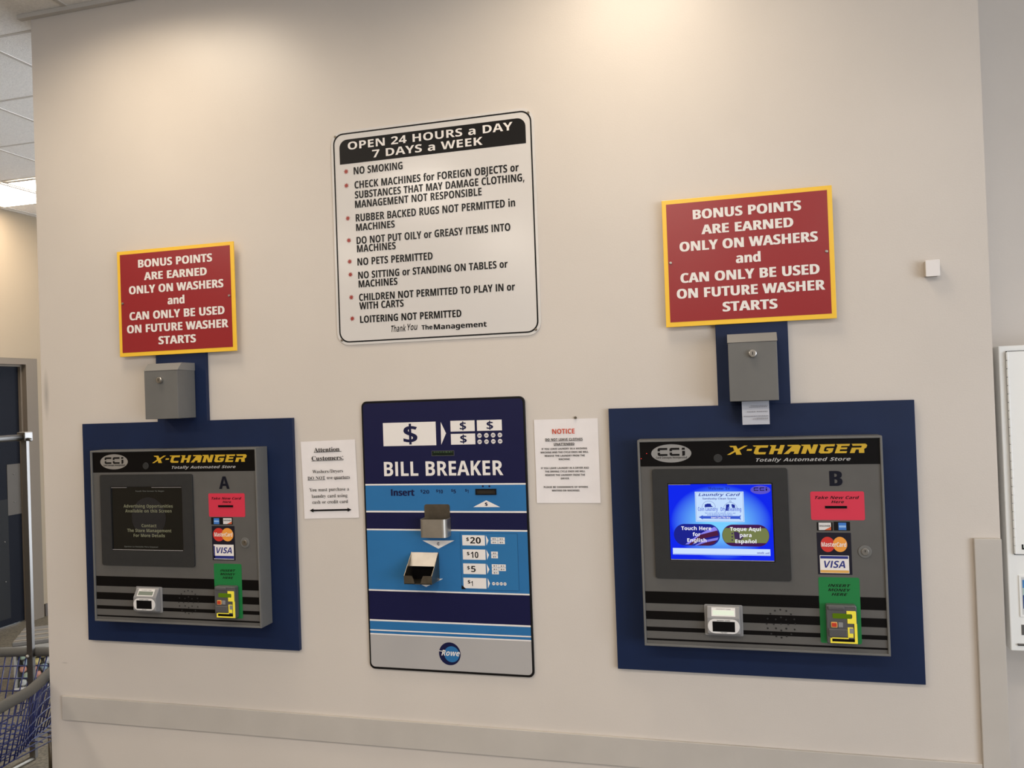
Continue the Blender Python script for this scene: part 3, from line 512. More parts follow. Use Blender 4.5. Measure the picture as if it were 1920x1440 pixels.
def glyphs(s, font='B', shear=0.0, weight=0.0, word=1.0, gap=0):
    """filled outlines of one line of type"""
    key = (s, font, shear, weight, word, gap)
    if key in _cache:
        return _cache[key]
    x = 0
    cont = []; extra = []
    for c in s:
        if c == ' ':
            x += 175 * word + 40
            continue
        if c == '$':
            adv, cs = outline('B', 'S')
            m_ = adv / 2
            extra.append([(x + m_ - 26, -75), (x + m_ + 26, -75), (x + m_ + 26, 560), (x + m_ - 26, 560)])
        elif c == 'í':
            adv, cs = outline('B', 'i')
            cs = [k for k in cs if min(p[1] for p in k) < 100]
            extra.append([(x + adv / 2 - 50, 420), (x + adv / 2 + 20, 420), (x + adv / 2 + 90, 530), (x + adv / 2 - 10, 530)])
        elif c == 'ñ':
            adv, cs = outline('B', 'n')
            extra.append([(x + 90, 425), (x + 150, 475), (x + 300, 435), (x + 340, 490), (x + 300, 520), (x + 150, 545), (x + 80, 480)])
        else:
            adv, cs = outline(font, c)
        cont += [[(p[0] + x, p[1]) for p in k] for k in cs]
        x += adv + gap
    _tmp_curve.splines.clear()
    for k in cont:
        n = len(k)
        if weight < 0:
            kk = []
            for i in range(n):
                a_, b_ = k[i - 1], k[(i + 1) % n]
                dx, dy = b_[0] - a_[0], b_[1] - a_[1]
                L_ = math.hypot(dx, dy) or 1
                kk.append((k[i][0] - dy / L_ * weight, k[i][1]))
            k = kk
        sp = _tmp_curve.splines.new('POLY')
        sp.points.add(n - 1)
        for p_, q_ in zip(sp.points, k):
            p_.co = ((q_[0] + shear * q_[1]) / 1000, q_[1] / 1000, 0, 1)
        sp.use_cyclic_u = True
    bpy.context.view_layer.update()
    dg = bpy.context.evaluated_depsgraph_get()
    me = bpy.data.meshes.new_from_object(_tmp_obj.evaluated_get(dg))
    vs = [(v.co.x, v.co.y) for v in me.vertices]
    fs = [tuple(p.vertices) for p in me.polygons]
    bpy.data.meshes.remove(me)
    for k in extra:
        n = len(vs)
        vs += [((p[0] + shear * p[1]) / 1000, p[1] / 1000, 1) for p in k]
        fs.append(tuple(range(n, n + len(k))))
    if weight > 0:                       # heavier type: the line struck three times, a hair apart
        n = len(vs); m_ = len(fs)
        for d in (-weight / 1000, weight / 1000):
            o = len(vs)
            vs += [(p[0] + d, p[1], 1 if d < 0 else 2) for p in vs[:n]]
            fs += [tuple(i + o for i in f) for f in fs[:m_]]
    _cache[key] = (vs, fs)
    return _cache[key]

CAPH = 0.480

def add_text(mb, s, box, y, bb=False, ul=None, **kw):
    """box = (x0, x1, baseline z, capital height); the line is stretched to span x0..x1"""
    vs, fs = glyphs(s, **kw)
    x0, x1, zb, h = box
    ax, bx = min(v[0] for v in vs), max(v[0] for v in vs)
    if bb:
        ay, by = min(v[1] for v in vs), max(v[1] for v in vs)
        sz = h / (by - ay); zo = zb - ay * sz
    else:
        sz = h / CAPH; zo = zb
    sx = (x1 - x0) / (bx - ax)
    f = lambda p: (x0 + (p[0] - ax) * sx, y - (.00012 * p[2] if len(p) > 2 else 0), zo + p[1] * sz)
    mb.add([f(p) for p in vs], fs)
    if ul:
        mb.flat(rect(ul[0], ul[2], ul[1], ul[2] + ul[3]), y)

def lettering(name, lines, mat, parent, y, **kw):
    """one mesh per line; an inner list of lines is set as one piece"""
    for line in lines:
        mb = MB()
        for s, box, *o in (line if isinstance(line, list) else [line]):
            k = dict(kw)
            if o:
                k.update(o[0])
            add_text(mb, s, box, y, **k)
        mb.build(name, mat, parent, fix=False)

def dashes(mb, box, y):
    """a line of print too small to read: short strokes"""
    x0, x1, zb, h = box
    x = x0
    while x < x1 - h * .3:
        wd = h * (.6 + 1.6 * random.random())
        mb.flat(rect(x, zb, min(x + wd, x1), zb + h), y)
        x += wd + h * .7

# ------------------------------------------------------------------ ceiling lamps
PITCH = 0.587
def troffer(x, y, wx, wy, label, group=None, mat=None, wall_row=False):
    t = thing('ceiling_light', label, 'light', (x, y, CEIL), group)
    m = MB()
    for x0, x1, y0, y1 in ((x - wx / 2, x + wx / 2, y - wy / 2, y - wy / 2 + .02), (x - wx / 2, x + wx / 2, y + wy / 2 - .02, y + wy / 2),
                           (x - wx / 2, x - wx / 2 + .02, y - wy / 2 + .02, y + wy / 2 - .02), (x + wx / 2 - .02, x + wx / 2, y - wy / 2 + .02, y + wy / 2 - .02)):
        m.box(x0, x1, y0, y1, CEIL - 0.008, CEIL - 0.001)
    m.build('frame', m_lightframe, t)
    d = MB().add([(x - wx / 2 + .02, y - wy / 2 + .02, CEIL - .005), (x - wx / 2 + .02, y + wy / 2 - .02, CEIL - .005),
                  (x + wx / 2 - .02, y + wy / 2 - .02, CEIL - .005), (x + wx / 2 - .02, y - wy / 2 + .02, CEIL - .005)], [(0, 1, 2, 3)])
    d.build('diffuser', mat or m_diffuser, t, fix=False)
    if wall_row:
        # louvred lamp: its light is cut off towards the horizontal
        ld = bpy.data.lights.new('louvred_lamp', 'AREA')
        ld.shape = 'SQUARE'; ld.size = wx - .06
        ld.energy = WALL_ROW_WATTS
        ld.color = (1.0, 0.85, 0.65)
        ld.spread = math.radians(160)
        lo = bpy.data.objects.new('louvred_lamp', ld)
        COL.objects.link(lo)
        lo.parent = t
        lo.location = (0, 0, -.012)
    return t

troffer(-5.1235, 2.1635, PITCH - .03, PITCH - .03, 'lit square ceiling panel at the left picture edge, nearest the far side wall', 'lit ceiling panels in the hall')
troffer(-4.5365, 2.1635, PITCH - .03, PITCH - .03, 'lit square ceiling panel half hidden by the wall corner', 'lit ceiling panels in the hall')
for lx, ly in ((-3.95, -.6), (-2.07, -.6), (-.30, -.6),
               (-3.95, -3.12), (-2.19, -3.12), (-.43, -3.12), (1.33, -3.12),
               (-3.95, -5.47), (-2.19, -5.47), (-.43, -5.47), (1.33, -5.47),
               (-2.19, -7.82), (-.43, -7.82)):
    troffer(lx, ly, PITCH - .03, PITCH - .03, 'recessed fluorescent ceiling panel lighting the room in front of the machines', 'ceiling panels of the front room', m_diffuser_soft if ly > -1 else None, ly > -1)

# ------------------------------------------------------------------ room shell
XL, XR = -2.675, 0.7372
struct(MB().box(XL, XR, 0, 0.30, 0, CEIL + .2).build('wall_front', m_wall))
struct(MB().box(XR, 5.0, 0.30, 0.45, 0, CEIL + .2).build('wall_recess', m_wall))
DY0, DY1, DZ = 1.70, 2.675, 2.05           # door opening in the side wall
XS = -5.487
side = MB()
side.box(XS - .12, XS, -9.0, DY0 - .02, 0, CEIL + .2)
side.box(XS - .12, XS, DY1 + .02, 5.0, 0, CEIL + .2)
side.box(XS - .12, XS, DY0 - .02, DY1 + .02, DZ + .02, CEIL + .2)
struct(side.build('wall_left', m_sidewall))
struct(MB().box(XS, XL, 4.9, 5.0, 0, CEIL + .2).build('wall_back', m_sidewall))
struct(MB().box(XS - .12, 5.12, -9.1, -9.0, 0, CEIL + .2).build('wall_rear', m_rearwall))
rw = MB()                                   # unseen right wall; its long window is added to let in cool light
WY0, WY1, WZ0, WZ1 = -8.5, -2.5, 0.35, 2.75
rw.box(5.0, 5.12, -9.0, WY0, 0, CEIL + .2).box(5.0, 5.12, WY1, .45, 0, CEIL + .2)
rw.box(5.0, 5.12, WY0, WY1, 0, WZ0).box(5.0, 5.12, WY0, WY1, WZ1, CEIL + .2)
struct(rw.build('wall_right', m_rearwall))
wf = MB()  # frame bars of the added window
for k in range(5):
    y = WY0 + (WY1 - WY0) * k / 4
    wf.box(5.03, 5.09, max(WY0, y - .03), min(WY1, y + .03), WZ0, WZ1)
struct(wf.build('added_window_1', m_lightframe))
struct(MB().box(-5.9, 5.0, -9.0, 5.2, -0.1, 0).build('floor', m_floor))
ceil = struct(MB().box(-5.9, 5.0, -9.0, 5.2, CEIL + .004, CEIL + .1).build('ceiling', m_tile, org=(0, 0, CEIL)))
grid = MB()
k = -5
while True:
    x = -3.07 + PITCH * k
    if x > 4.9: break
    if x > -5.45:
        grid.box(x - .009, x + .009, -8.9, 5.0, CEIL + .001, CEIL + .0045)
    k += 1
for k in range(-15, 9):
    y = 0.11 + PITCH * k
    grid.box(-5.48, 4.9, y - .008, y + .008, CEIL + .0032, CEIL + .0046)
grid.build('ceiling_grid', m_tbar, ceil)
struct(MB().box(-2.72, XR, -0.024, -0.001, CEIL - .014, CEIL + .003).build('trim_1', m_tbar))
struct(MB().box(XS, XS + .012, 2.80, 4.9, 0, 0.10).build('baseboard_left', m_base))

# bump rail along the wall and the upright cover strip at its right end
RZ0, RZ1 = 0.4525, 0.5465
struct(MB().prism(rect(-2.612, RZ0, 0.664, RZ1), -0.010, 0.0).build('trim_2', m_rail, bevel=.002))
struct(MB().prism(rect(0.664, 0.06, 0.7365, 1.2068), -0.014, 0.0).build('trim_3', m_rail, bevel=.002))
struct(MB().prism(rect(XL, 0.0, XR, 0.10), -0.012, 0.0).build('baseboard_front', m_base))

# door in the side wall, frame and leaf
door = MB()
for y0, y1, z0, z1 in ((DY0 - .05, DY0, 0, DZ + .05), (DY1, DY1 + .11, 0, DZ + .05), (DY0, DY1, DZ, DZ + .05)):
    door.box(XS - .125, XS + .012, y0, y1, z0, z1)
door.box(XS - .055, XS - .03, DY1 - .016, DY1, 0, DZ)
door.box(XS - .055, XS - .03, DY0, DY1 - .016, DZ - .016, DZ)
door.box(XS - .055, XS - .03, DY0, DY0 + .016, 0, DZ)
dr = struct(door.build('door_1', m_frame, org=(XS, (DY0 + DY1) / 2, 0)))
MB().box(XS - .10, XS - .0555, DY0 + .004, DY1 - .004, 0.008, DZ - .004).build('door_leaf', m_door, dr)
MB().box(XS - .0555, XS - .0515, 2.53, 2.655, 0.86, 1.26).build('latch_plate', M('latch_plate_bronze', (72, 66, 58), 0.5, spec=.3), dr)
MB().box(XS - .0555, XS - .0525, DY0 + .02, 2.53, 0.06, 0.99).build('kick_plate', m_kick, dr)
sc = MB()
for yy, zz in ((2.59, 1.18), (2.59, 0.96), (2.49, .66), (2.49, .35)):
    sc.ball((XS - .051, yy, zz), .006, 8, 6)
sc.build('screws', m_chrome, dr)

# ------------------------------------------------------------------ wall signs
def bonus_sign(dx, label):
    t = thing('bonus_sign', label, 'sign', (0.056, -.022, 1.876), 'red bonus points signs')
    q = (-0.2002, 1.8735, 0.3116, 2.2793)
    r = (-0.1865, 1.8886, 0.2974, 2.2658)
    MB().prism(rect(*q), -.025, -.019).build('panel', m_yellow, t, bevel=.001)
    MB().flat(rect(*r), -.0256).build('red_field', m_red, t, fix=False)
    lettering('lettering', [
        ('BONUS POINTS', (-0.1040, 0.2213, 2.2112, 0.0300)), ('ARE EARNED', (-0.0794, 0.1968, 2.1619, 0.0294)),
        ('ONLY ON WASHERS', (-0.1489, 0.2659, 2.1118, 0.0305)), ('and', (0.0222, 0.0967, 2.0627, 0.0305)),
        ('CAN ONLY BE USED', (-0.1498, 0.2673, 2.0120, 0.0306)), ('ON FUTURE WASHER', (-0.1630, 0.2817, 1.9626, 0.0305)),
        ('STARTS', (-0.0235, 0.1412, 1.9137, 0.0300))], m_white, t, -.0262, weight=20)
    for sx, sz in ((-0.1786, 2.0781), (0.2891, 2.0788)):
        MB().cyl(sx, sz, .0045, -.029, -.0255, 12).build('screw', m_screw, t, bevel=.001)
    for xx in (0.10, -0.10):
        MB().box(.056 + xx - .015, .056 + xx + .015, -.0195, 0, 1.94, 1.97).build('standoff', m_dark, t)
    t.location.x += dx
    return t
bonus_sign(0, 'red bonus points sign with yellow border above the lit kiosk marked B')
bonus_sign(-2.0763, 'red bonus points sign with yellow border above the dark kiosk marked A')

t = thing('rules_sign', 'tall white rules sign with black OPEN 24 HOURS header above the bill breaker', 'sign', (-0.99, 0, 1.873))
RS = (-1.3655, 1.8738, -0.6145, 2.6415)
MB().prism(rr(*RS, .045, 8), -.004, -.0005).build('panel', m_signwhite, t)
MB().ring(rr(*inset(RS, .0085), .038, 8), rr(*inset(RS, .0135), .034, 8), -.0045, -.0041).build('border_line', m_black, t)
hq = (-1.3328, 2.5218, -0.6439, 2.6093)
hp = rr(*hq, .03, 8)
hp = [p for p in hp if p[1] > (hq[1] + hq[3]) / 2] + [(hq[0], hq[1]), (hq[2], hq[1])]
MB().flat(hp, -.0045).build('header_band', m_black, t, fix=False)
lettering('header_lettering', [('OPEN 24 HOURS a DAY', (-1.2995, -0.6887, 2.5718, 0.0275)), ('7 DAYS a WEEK', (-1.2062, -0.7967, 2.5335, 0.0273))], m_white, t, -.0049)
lettering('rule_lettering', [
    ('NO SMOKING', (-1.2798, -1.0922, 2.4809, 0.0262)),
    ('CHECK MACHINES for FOREIGN OBJECTS or', (-1.2785, -0.6723, 2.4303, 0.0261)),
    ('SUBSTANCES THAT MAY DAMAGE CLOTHING,', (-1.2785, -0.6542, 2.3948, 0.0260)),
    ('MANAGEMENT NOT RESPONSIBLE', (-1.2790, -0.8060, 2.3609, 0.0263)),
    ('RUBBER BACKED RUGS NOT PERMITTED in', (-1.2779, -0.6892, 2.3123, 0.0265)),
    ('MACHINES', (-1.2777, -1.1292, 2.2786, 0.0253)),
    ('DO NOT PUT OILY or GREASY ITEMS INTO', (-1.2777, -0.7090, 2.2314, 0.0260)),
    ('MACHINES', (-1.2772, -1.1283, 2.2021, 0.0257)),
    ('NO PETS PERMITTED', (-1.2772, -0.9917, 2.1551, 0.0259)),
    ('NO SITTING or STANDING ON TABLES or', (-1.2759, -0.7230, 2.1074, 0.0252)),
    ('MACHINES', (-1.2754, -1.1263, 2.0763, 0.0253)),
    ('CHILDREN NOT PERMITTED TO PLAY IN or', (-1.2754, -0.7001, 2.0286, 0.0252)),
    ('WITH CARTS', (-1.2753, -1.1058, 1.9981, 0.0253)),
    ('LOITERING NOT PERMITTED', (-1.2741, -0.8940, 1.9499, 0.0250)),
    ('The', (-1.0419, -1.0013, 1.9131, 0.0159), dict()),
    ('Management', (-0.9965, -0.8046, 1.9114, 0.0179), dict()),
    ('Thank', (-1.1562, -1.1003, 1.9112, 0.0228), dict(shear=.25, weight=-10)), ('You', (-1.0946, -1.0568, 1.9138, 0.0227), dict(shear=.25, weight=-10)),
    ], m_textblack, t, -.0047, weight=10)
for sx, sz in ((-1.3095, 2.4949), (-1.3101, 2.4447), (-1.3088, 2.3269), (-1.3077, 2.2476), (-1.3071, 2.1718), (-1.3058, 2.1251), (-1.3054, 2.0436), (-1.3043, 1.9675)):
    MB().flat([(sx + (.0105 if i % 2 == 0 else .005) * math.cos(PI * i / 9 + .2), sz + (.0105 if i % 2 == 0 else .005) * math.sin(PI * i / 9 + .2)) for i in range(18)], -.0047).build('star_bullet', m_star, t, fix=False)
for sx, sz in ((RS[0] + .018, RS[3] - .018), (RS[2] - .018, RS[3] - .018), (RS[0] + .018, RS[1] + .018), (RS[2] - .018, RS[1] + .018)):
    MB().cyl(sx, sz, .0045, -.007, -.0041, 12).build('rivet', m_steeldark, t, bevel=.001)

# ------------------------------------------------------------------ paper notices
def paper(name, label, cx, cz, w_, h_, rot, lines, mat, extra=None):
    t = thing(name, label, 'notice', (cx, 0, cz))
    m = MB()
    n = 8
    vs = []; fs = []
    for j in range(n + 1):
        for i in range(n + 1):
            u, v = i / n - .5, j / n - .5
            y = -.0012 - .0022 * (abs(u) * 2) ** 4 * (0.4 + abs(v)) - .0012 * math.exp(-(v / .06) ** 2) * .5
            vs.append((cx + u * w_, y, cz + v * h_))
    for j in range(n):
        for i in range(n):
            a = j * (n + 1) + i
            fs.append((a, a + 1, a + n + 2, a + n + 1))
    m.add(vs, fs).build('sheet', m_paper, t, fix=False, smooth=True)
    return t

t = paper('paper_notice', 'white paper notice headed Attention Customers, left of the bill breaker', -1.4155, 1.394, .2159, .2794, 0, None, None)
lettering('heading', [('Attention', (-1.4707, -1.3694, 1.4945, 0.0162), dict(ul=(-1.4714, -1.3621, 1.4926, 0.0015))), ('Customers:', (-1.4816, -1.3561, 1.4639, 0.0164), dict(ul=(-1.4824, -1.3555, 1.4617, 0.0014)))], m_ink, t, -.0045, font='S')
lettering('message', [('Washers/Dryers', (-1.4813, -1.3603, 1.4180, 0.0123)),
    [('DO NOT', (-1.5022, -1.4320, 1.3948, 0.0123), dict(ul=(-1.5023, -1.4311, 1.3928, 0.0011))), ('use', (-1.4255, -1.4019, 1.3954, 0.0123)), ('quarters', (-1.3964, -1.3346, 1.3954, 0.0122), dict(ul=(-1.3965, -1.3346, 1.3942, 0.0011)))],
    ('You must purchase a', (-1.4971, -1.3399, 1.3525, 0.0126)), ('laundry card using', (-1.4895, -1.3481, 1.3294, 0.0126)), ('cash or credit card', (-1.4880, -1.3473, 1.3080, 0.0126))], m_ink, t, -.0045, font='S', weight=-9)
ax0, az0, ax1, az1 = (-1.5009, 1.2740, -1.3348, 1.2935)
zc = (az0 + az1) / 2
hl = .0155; hh = .0072; sh = .0031
MB().flat([(ax0, zc), (ax0 + hl, zc - hh), (ax0 + hl, zc - sh), (ax1 - hl, zc - sh), (ax1 - hl, zc - hh), (ax1, zc), (ax1 - hl, zc + hh), (ax1 - hl, zc + sh), (ax0 + hl, zc + sh), (ax0 + hl, zc + hh)], -.0045).build('double_arrow', m_textblack, t, fix=False)

t.rotation_euler.y = -.0229
t = paper('paper_notice', 'white paper notice headed NOTICE in orange, right of the bill breaker', -.5435, 1.449, .2159, .2794, 0, None, None)
lettering('heading', [('NOTICE', (-0.5894, -0.5137, 1.5402, 0.0159))], m_orange, t, -.0045)
lettering('message', [
    ('DO NOT LEAVE CLOTHES', (-0.6139, -0.4878, 1.5172, 0.0080), dict(ul=(-0.6144, -0.4874, 1.5152, 0.0011))), ('UNATTENDED', (-0.5855, -0.5160, 1.5021, 0.0077), dict(ul=(-0.5860, -0.5156, 1.5004, 0.0012))),
    ('IF YOU LEAVE LAUNDRY IN A WASHING', (-0.6275, -0.4741, 1.4872, 0.0061)), ('MACHINE AND THE CYCLE ENDS WE WILL', (-0.6316, -0.4698, 1.4755, 0.0061)),
    ('REMOVE THE LAUNDRY FROM THE', (-0.6180, -0.4827, 1.4639, 0.0061)), ('MACHINE.', (-0.5705, -0.5316, 1.4522, 0.0060)),
    ('IF YOU LEAVE LAUNDRY IN A DRYER AND', (-0.6323, -0.4701, 1.4230, 0.0061)), ('THE DRYING CYCLE ENDS WE WILL', (-0.6189, -0.4827, 1.4116, 0.0060)),
    ('REMOVE THE LAUNDRY FROM THE', (-0.6182, -0.4839, 1.3998, 0.0061)), ('DRYER.', (-0.5657, -0.5359, 1.3881, 0.0060)),
    ('PLEASE BE CONSIDERATE OF OTHERS', (-0.6250, -0.4755, 1.3596, 0.0061)), ('WAITING ON MACHINES.', (-0.5977, -0.5027, 1.3481, 0.0060))], m_ink, t, -.0045)
px_, pz_ = (-0.5094, 1.5921)
tag(MB().cyl(px_, pz_, .0045, -.006, 0, 10).build('nail_head', m_steeldark), 'small dark nail head in the wall above the orange headed notice', 'nail')

# ------------------------------------------------------------------ bill breaker
t = thing('bill_breaker', 'blue and grey bill breaker machine with black border, flush in the wall between two notices', 'change machine', (-.977, 0, .72))
BQ = (-1.2751, 1.6724, -0.6819, 1.6724)
BX0, BX1, BZ0, BZ1 = -1.2790, -0.6795, 0.7245, 1.6700
MB().prism(rr(BX0, BZ0, BX1, BZ1, .02), -.0095, -.0005).build('faceplate', m_black, t, bevel=.002)
ix0, iz0, ix1, iz1 = BX0 + .0065, BZ0 + .0085, BX1 - .0065, BZ1 - .0075
MB().flat(rr(ix0, iz0, ix1, iz1, .015), -.0099).build('navy_field', m_bbnavy, t, fix=False)
L = [(-1.2708, -0.6886, 1.3721, 0.0054), (-1.2714, -0.6838, 1.2772, 0.0057), (-1.2705, -0.6879, 1.2140, 0.0054),
     (-1.2732, -0.6854, 1.0005, 0.0053), (-1.2715, -0.6846, 0.8941, 0.0058), (-1.2710, -0.6859, 0.8599, 0.0046), (-1.2711, -0.6853, 0.8464, 0.0046)]
for hi, lo in ((0, 1), (2, 3), (4, 6)):
    MB().flat(rect(ix0, L[lo][2], ix1, L[hi][2]), -.0102).build('blue_band', m_bbblue, t, fix=False)
gp = [p for p in rr(ix0, iz0, ix1, L[6][2], .015) if p[1] < L[6][2] - .05] + [(ix1, L[6][2]), (ix0, L[6][2])]
MB().flat(gp, -.0102).build('grey_field', m_bbgrey, t, fix=False)
for l in L:
    MB().flat(rect(ix0, l[2], ix1, l[2] + l[3]), -.0105).build('white_stripe', m_white, t, fix=False)
for q in ((-1.1975, 1.5101, -0.9999, 1.5919), (-0.9460, 1.5560, -0.8585, 1.5931), (-0.8504, 1.5562, -0.7620, 1.5929), (-0.9459, 1.5109, -0.8579, 1.5480)):
    MB().flat(rect(*q), -.0105).build('bill_symbol', m_white, t, fix=False)
MB().flat([(-0.9813, 1.5903), (-0.9629, 1.5509), (-0.9819, 1.5115)], -.0105).build('arrow_symbol', m_white, t, fix=False)
lettering('dollar_sign', [('$', (-1.1213, -1.0689, 1.5144, 0.0727)), ('$', (-0.9125, -0.8891, 1.5594, 0.0307)), ('$', (-0.8162, -0.7927, 1.5590, 0.0312)), ('$', (-0.9124, -0.8885, 1.5141, 0.0312))], m_bbnavy, t, -.0109, bb=True)
coins = []
for cx, cz, r in ((-0.8424, 1.5403, 0.0080), (-0.8179, 1.5404, 0.0080), (-0.7939, 1.5407, 0.0080), (-0.7700, 1.5407, 0.0079), (-0.8426, 1.5191, 0.0079), (-0.8182, 1.5192, 0.0079), (-0.7939, 1.5195, 0.0079), (-0.7699, 1.5196, 0.0079)):
    MB().disc(cx, cz, r, -.0105, 20).build('coin_symbol', m_white, t, fix=False)
    coins.append(('25¢', (cx - r * .75, cx + r * .75, cz - r * .38, r * .8)))
lettering('coin_lettering', coins, m_bbnavy, t, -.0109, bb=True, shear=.2)
q = (-1.0185, 1.4729, -0.9358, 1.4911)
MB().ring(rect(*q), rect(*inset(q, .0015)), -.0108, -.0100).build('display_edge', m_plastic, t)
MB().flat(rect(*inset(q, .0015)), -.0105).build('display', m_lcd, t, fix=False)
m = MB(); dashes(m, (-1.0101, -0.9426, 1.4840, 0.0042), -.0107)
m.build('display_text', M('lcd_faint_green', (62, 84, 58), .4), t, fix=False)
lettering('title_lettering', [('BILL BREAKER', (-1.1989, -0.7626, 1.4048, 0.0500))], m_white, t, -.0106, weight=4)
lettering('insert_lettering', [('Insert', (-1.1755, -1.0870, 1.3357, 0.0229), dict(weight=22)),
    [('$', (-1.0646, -1.0571, 1.3478, 0.0081)), ('20', (-1.0561, -1.0319, 1.3430, 0.0124))], [('$', (-1.0070, -0.9996, 1.3484, 0.0081)), ('10', (-0.9987, -0.9818, 1.3437, 0.0123))],
    [('$', (-0.9518, -0.9444, 1.3493, 0.0081)), ('5', (-0.9435, -0.9341, 1.3442, 0.0123))], [('$', (-0.9010, -0.8946, 1.3497, 0.0080)), ('1', (-0.8934, -0.8886, 1.3443, 0.0122))]], m_bbnavy, t, -.0106)
q = (-0.8630, 1.3383, -0.7890, 1.3588)
MB().ring(rect(*q), rect(*inset(q, .004)), -.0135, -.0100).build('bill_slot', m_black, t)
MB().flat(rect(*inset(q, .004)), -.0104).build('slot_opening', M('slot_brown', (38, 30, 18), .5), t, fix=False)
m = MB()
for cx, cz, r in ((-0.8367, 1.3674, 0.0035), (-0.8135, 1.3672, 0.0035)):
    m.disc(cx, cz, r, -.0106, 14)
m.build('indicator_dots', m_bbnavy, t, fix=False)
MB().flat([(-0.8739, 1.2963), (-0.7777, 1.2965), (-0.8267, 1.3196)], -.0105).build('arrow_symbol', m_white, t, fix=False)
MB().flat([(-1.0633, 1.1802), (-0.9463, 1.1816), (-1.0056, 1.1523)], -.0105).build('arrow_symbol', m_white, t, fix=False)
MB().flat([(-1.1165, 1.0465), (-0.9925, 1.0490), (-1.0555, 1.0190)], -.0105).build('arrow_symbol', m_white, t, fix=False)
lettering('symbol_lettering', [('$', (-0.8322, -0.8214, 1.2999, 0.0131)), ('¢', (-1.0101, -0.9997, 1.1625, 0.0133))], m_bbnavy, t, -.0109, bb=True)
# price table
q = (-0.9247, 1.0141, -0.7209, 1.2081)
dc = MB().flat(rect(*q), -.0107).build('price_decal', M('decal_blue', (46, 116, 170), .35), t, fix=False)
MB().ring(rect(*q), rect(*inset(q, .0012)), -.0110, -.0107).build('decal_edge', M('decal_edge_blue', (30, 84, 130), .4), dc)
boxes = [(-0.9170, 1.1652, -0.8360, 1.2003), (-0.9169, 1.1168, -0.8355, 1.1519), (-0.9172, 1.0676, -0.8363, 1.1037), (-0.9181, 1.0188, -0.8360, 1.0548)]
arrows = [((-0.8324, 1.2006), (-0.8230, 1.1831), (-0.8310, 1.1659)), ((-0.8321, 1.1515), (-0.8230, 1.1341), (-0.8307, 1.1171)), ((-0.8328, 1.1037), (-0.8235, 1.0850), (-0.8314, 1.0692)), ((-0.8311, 1.0552), (-0.8231, 1.0372), (-0.8311, 1.0207))]
for b_, a_ in zip(boxes, arrows):
    MB().flat(rect(*b_), -.0111).build('price_box', m_white, dc, fix=False)
    MB().flat(list(a_), -.0111).build('small_arrow', m_white, dc, fix=False)
lettering('price_lettering', [[('$', (-0.9029, -0.8928, 1.1809, 0.0107)), ('20', (-0.8891, -0.8506, 1.1723, 0.0212))], [('$', (-0.9025, -0.8924, 1.1324, 0.0101)), ('10', (-0.8882, -0.8611, 1.1231, 0.0207))],
    [('$', (-0.9030, -0.8929, 1.0838, 0.0101)), ('5', (-0.8889, -0.8724, 1.0749, 0.0207))], [('$', (-0.9029, -0.8927, 1.0357, 0.0101)), ('1', (-0.8901, -0.8843, 1.0269, 0.0172))]], m_textblack, dc, -.0114)
small = []
txt = []
def cells(q, nx, nz, s, skip=()):
    x0, z0, x1, z1 = q
    for i in range(nx):
        for j in range(nz):
            if (i, j) in skip: continue
            a, b = x0 + (x1 - x0) * i / nx, z0 + (z1 - z0) * j / nz
            wv, hv = (x1 - x0) / nx, (z1 - z0) / nz
            small.append((a + .0005, b + .0005, a + wv - .0005, b + hv - .0005))
            txt.append((s, (a + wv * .25, a + wv * .75, b + hv * .25, hv * .45)))
cells((-0.8156, 1.1712, -0.7650, 1.1946), 2, 2, '$5')
cells((-0.8159, 1.1224, -0.7913, 1.1460), 1, 2, '$5')
cells((-0.8153, 1.0684, -0.7649, 1.1031), 2, 3, '$1', skip=((1, 0),))
for s_ in small: MB().flat(rect(*s_), -.0111).build('change_bill', m_white, dc, fix=False)
for cx, cz, r in ((-0.8103, 1.0368, 0.0055), (-0.7969, 1.0369, 0.0055), (-0.7833, 1.0370, 0.0055), (-0.7703, 1.0368, 0.0055)):
    MB().disc(cx, cz, r, -.0111, 16).build('change_coin', m_white, dc, fix=False); txt.append(('25¢', (cx - r * .7, cx + r * .7, cz - r * .35, r * .7)))
lettering('change_lettering', txt, m_bbnavy, dc, -.0113, bb=True)
MB().flat([(-0.9250, 1.0296), (-0.9087, 1.0163), (-0.9255, 1.0159)], -.0116).build('torn_corner', m_black, dc, fix=False)
# round logo
cx, cz, r = (-0.9770, 0.7914, 0.0397)
lg = MB().disc(cx, cz, r * .99, -.0106, 40).build('round_logo', m_bbnavy, t, fix=False)
c2, d2, r2 = (-0.9698, 0.7902, 0.0275)
MB().disc(c2, d2, r2, -.0109, 36).build('inner_disc', m_bbblue, lg, fix=False)
lx0, lz0 = (-1.0153, 0.8011)
lx1, lz1 = (-0.9930, 0.7983)
m = MB().flat([(lx0, lz0), (lx1, lz1 + .002), (lx1, lz1 - .001), (lx0, lz0 - .0022)], -.0112)
add_text(m, 'Rowe', (-1.0073, -0.9401, 0.7847, 0.0192), -.0112, shear=.3)
m.build('logo_script', m_white, lg, fix=False)
